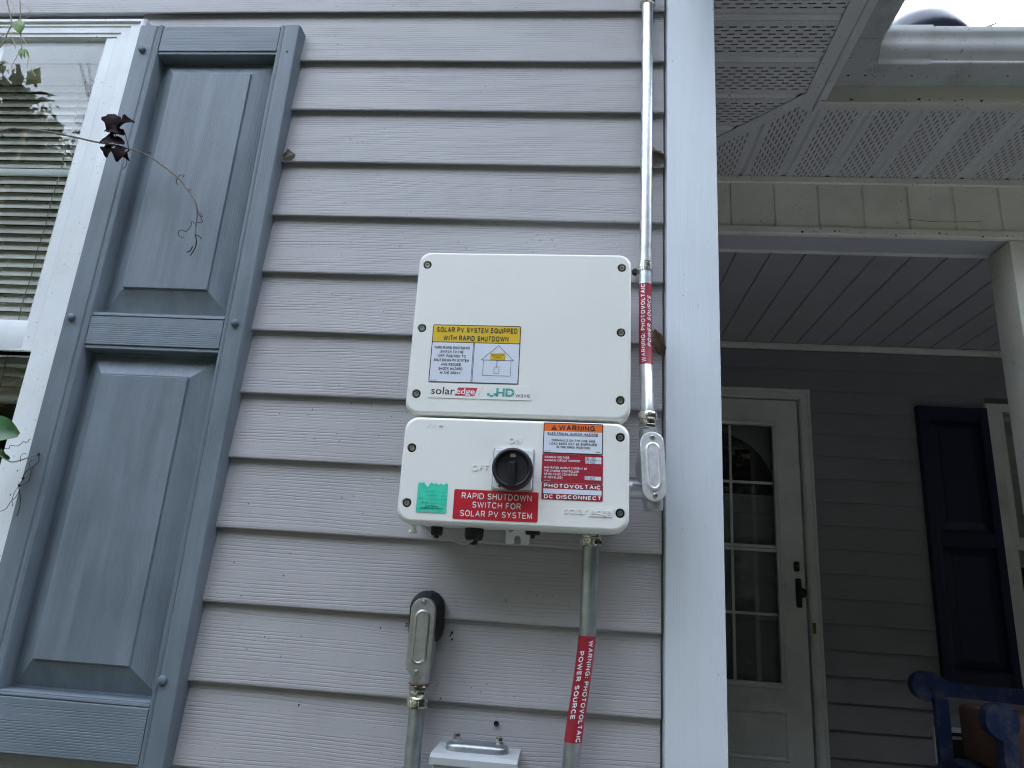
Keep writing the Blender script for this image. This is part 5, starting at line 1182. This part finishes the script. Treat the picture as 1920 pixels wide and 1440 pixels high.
def shade_shrub(x, y, h, r, seed, label, n=19000):  # unseen evergreens added to darken the porch; door panes only hint at foliage
    q = random.Random(seed); t = thing('shade_shrub', label, 'shade_shrub', (x, y, 0), group='unseen evergreens added to darken the porch')
    b = B(); b.tube([(x, y, 0), (x+.04, y, h*.5), (x, y, h*.92)], [.10, .07, .02], 8)
    part('trunk', b, 'bark', t, 60)
    vs_, fs_ = [], []
    for i in range(n):
        z = h*(.04+.96*q.random()**.9); u = z/h; rr = r*(1.0 if u < .68 else max(.12, 1-((u-.68)/.32)**1.6))
        a = q.uniform(0, 6.28); d = rr*(q.random()**.35)*(1+.12*math.sin(a*3+z*2.1+seed))
        p_ = Vector((x+math.cos(a)*d, y+math.sin(a)*d, z)); s = q.uniform(.06, .13)
        e = Euler((q.uniform(-1.1, 1.1), q.uniform(-1.1, 1.1), q.uniform(0, 6.28))).to_matrix()
        k = len(vs_); vs_ += [p_+e@Vector(v) for v in ((-s, 0, 0), (0, -s*.6, .02), (s, 0, 0), (0, s*.6, .02))]; fs_.append((k, k+1, k+2, k+3))
    me = bpy.data.meshes.new('crown'); me.from_pydata(vs_, [], fs_); me.materials.append(M['foliage'])
    o = bpy.data.objects.new('crown', me); COL.objects.link(o); o.parent = t; o.location = (-x, -y, 0); ORG[o.name] = Vector((0, 0, 0))
for i, (x, y, h, r, lb_) in enumerate([(.9, -5.8, 7.6, 1.4, 'added tall evergreen straight behind the viewer, first of the row'), (2.9, -5.0, 8.0, 1.5, 'added tall evergreen nearest the viewer in front of the porch'), (4.9, -4.2, 8.2, 1.5, 'added broad tall evergreen in the middle of the row before the porch'), (6.2, -1.9, 7.6, 1.5, 'added tall evergreen off the right front corner of the porch'), (6.3, .9, 7.0, 1.4, 'added evergreen screening light at the open end of the porch')]): shade_shrub(x, y, h, r, 300+i, lb_)
TR = [(-13.5, -12.5, 11.5, 3.4), (-8.2, -14, 11.5, 3.4), (-15, -6, 11.0, 3.4), (-10.6, -9.6, 10.4, 3.0), (-6.2, -11.0, 9.6, 3.3), (-2.4, -11.5, 11.0, 3.2), (1.2, -11, 11.4, 3.2), (4.9, -11.5, 10.4, 3.4), (8.6, -10.5, 11.4, 3.6), (13, -8.5, 9.0, 3.3), (16, -3.5, 9.2, 3.2)]
side = ['tree standing in the gap behind the two leftmost trees', 'tree behind the low broad one at the left', 'far left tree beside the lawn', 'low broad tree, second from the left across the lawn', 'tall tree, third from the left across the lawn', 'tree left of the middle across the lawn', 'tall middle tree across the lawn', 'low tree right of the middle across the lawn', 'tallest tree, third from the right across the lawn', 'second tree from the right across the lawn', 'far right tree beside the porch end']
for i, (x, y, h, r) in enumerate(TR): tree(x, y, h, r, 100+i, side[i])

q = random.Random(77); vs_, fs_ = [], []
for i in range(70000):
    a = R(q.uniform(150, 395)); d = q.uniform(19, 24); z = 13*q.random()**.8*(1+.18*math.sin(a*9)+.1*math.sin(a*23))
    p_ = Vector((d*math.cos(a), d*math.sin(a), z)); s_ = q.uniform(.18, .45)
    e = Euler((q.uniform(-1, 1), q.uniform(-1, 1), q.uniform(0, 6.28))).to_matrix(); k = len(vs_)
    vs_ += [p_+e@Vector(v) for v in ((-s_, 0, 0), (0, -s_*.6, .04), (s_, 0, 0), (0, s_*.6, .04))]; fs_.append((k, k+1, k+2, k+3))
me = bpy.data.meshes.new('woodland'); me.from_pydata(vs_, [], fs_); me.materials.append(M['foliage'])
o = bpy.data.objects.new('woodland', me); COL.objects.link(o); o['kind'] = 'stuff'
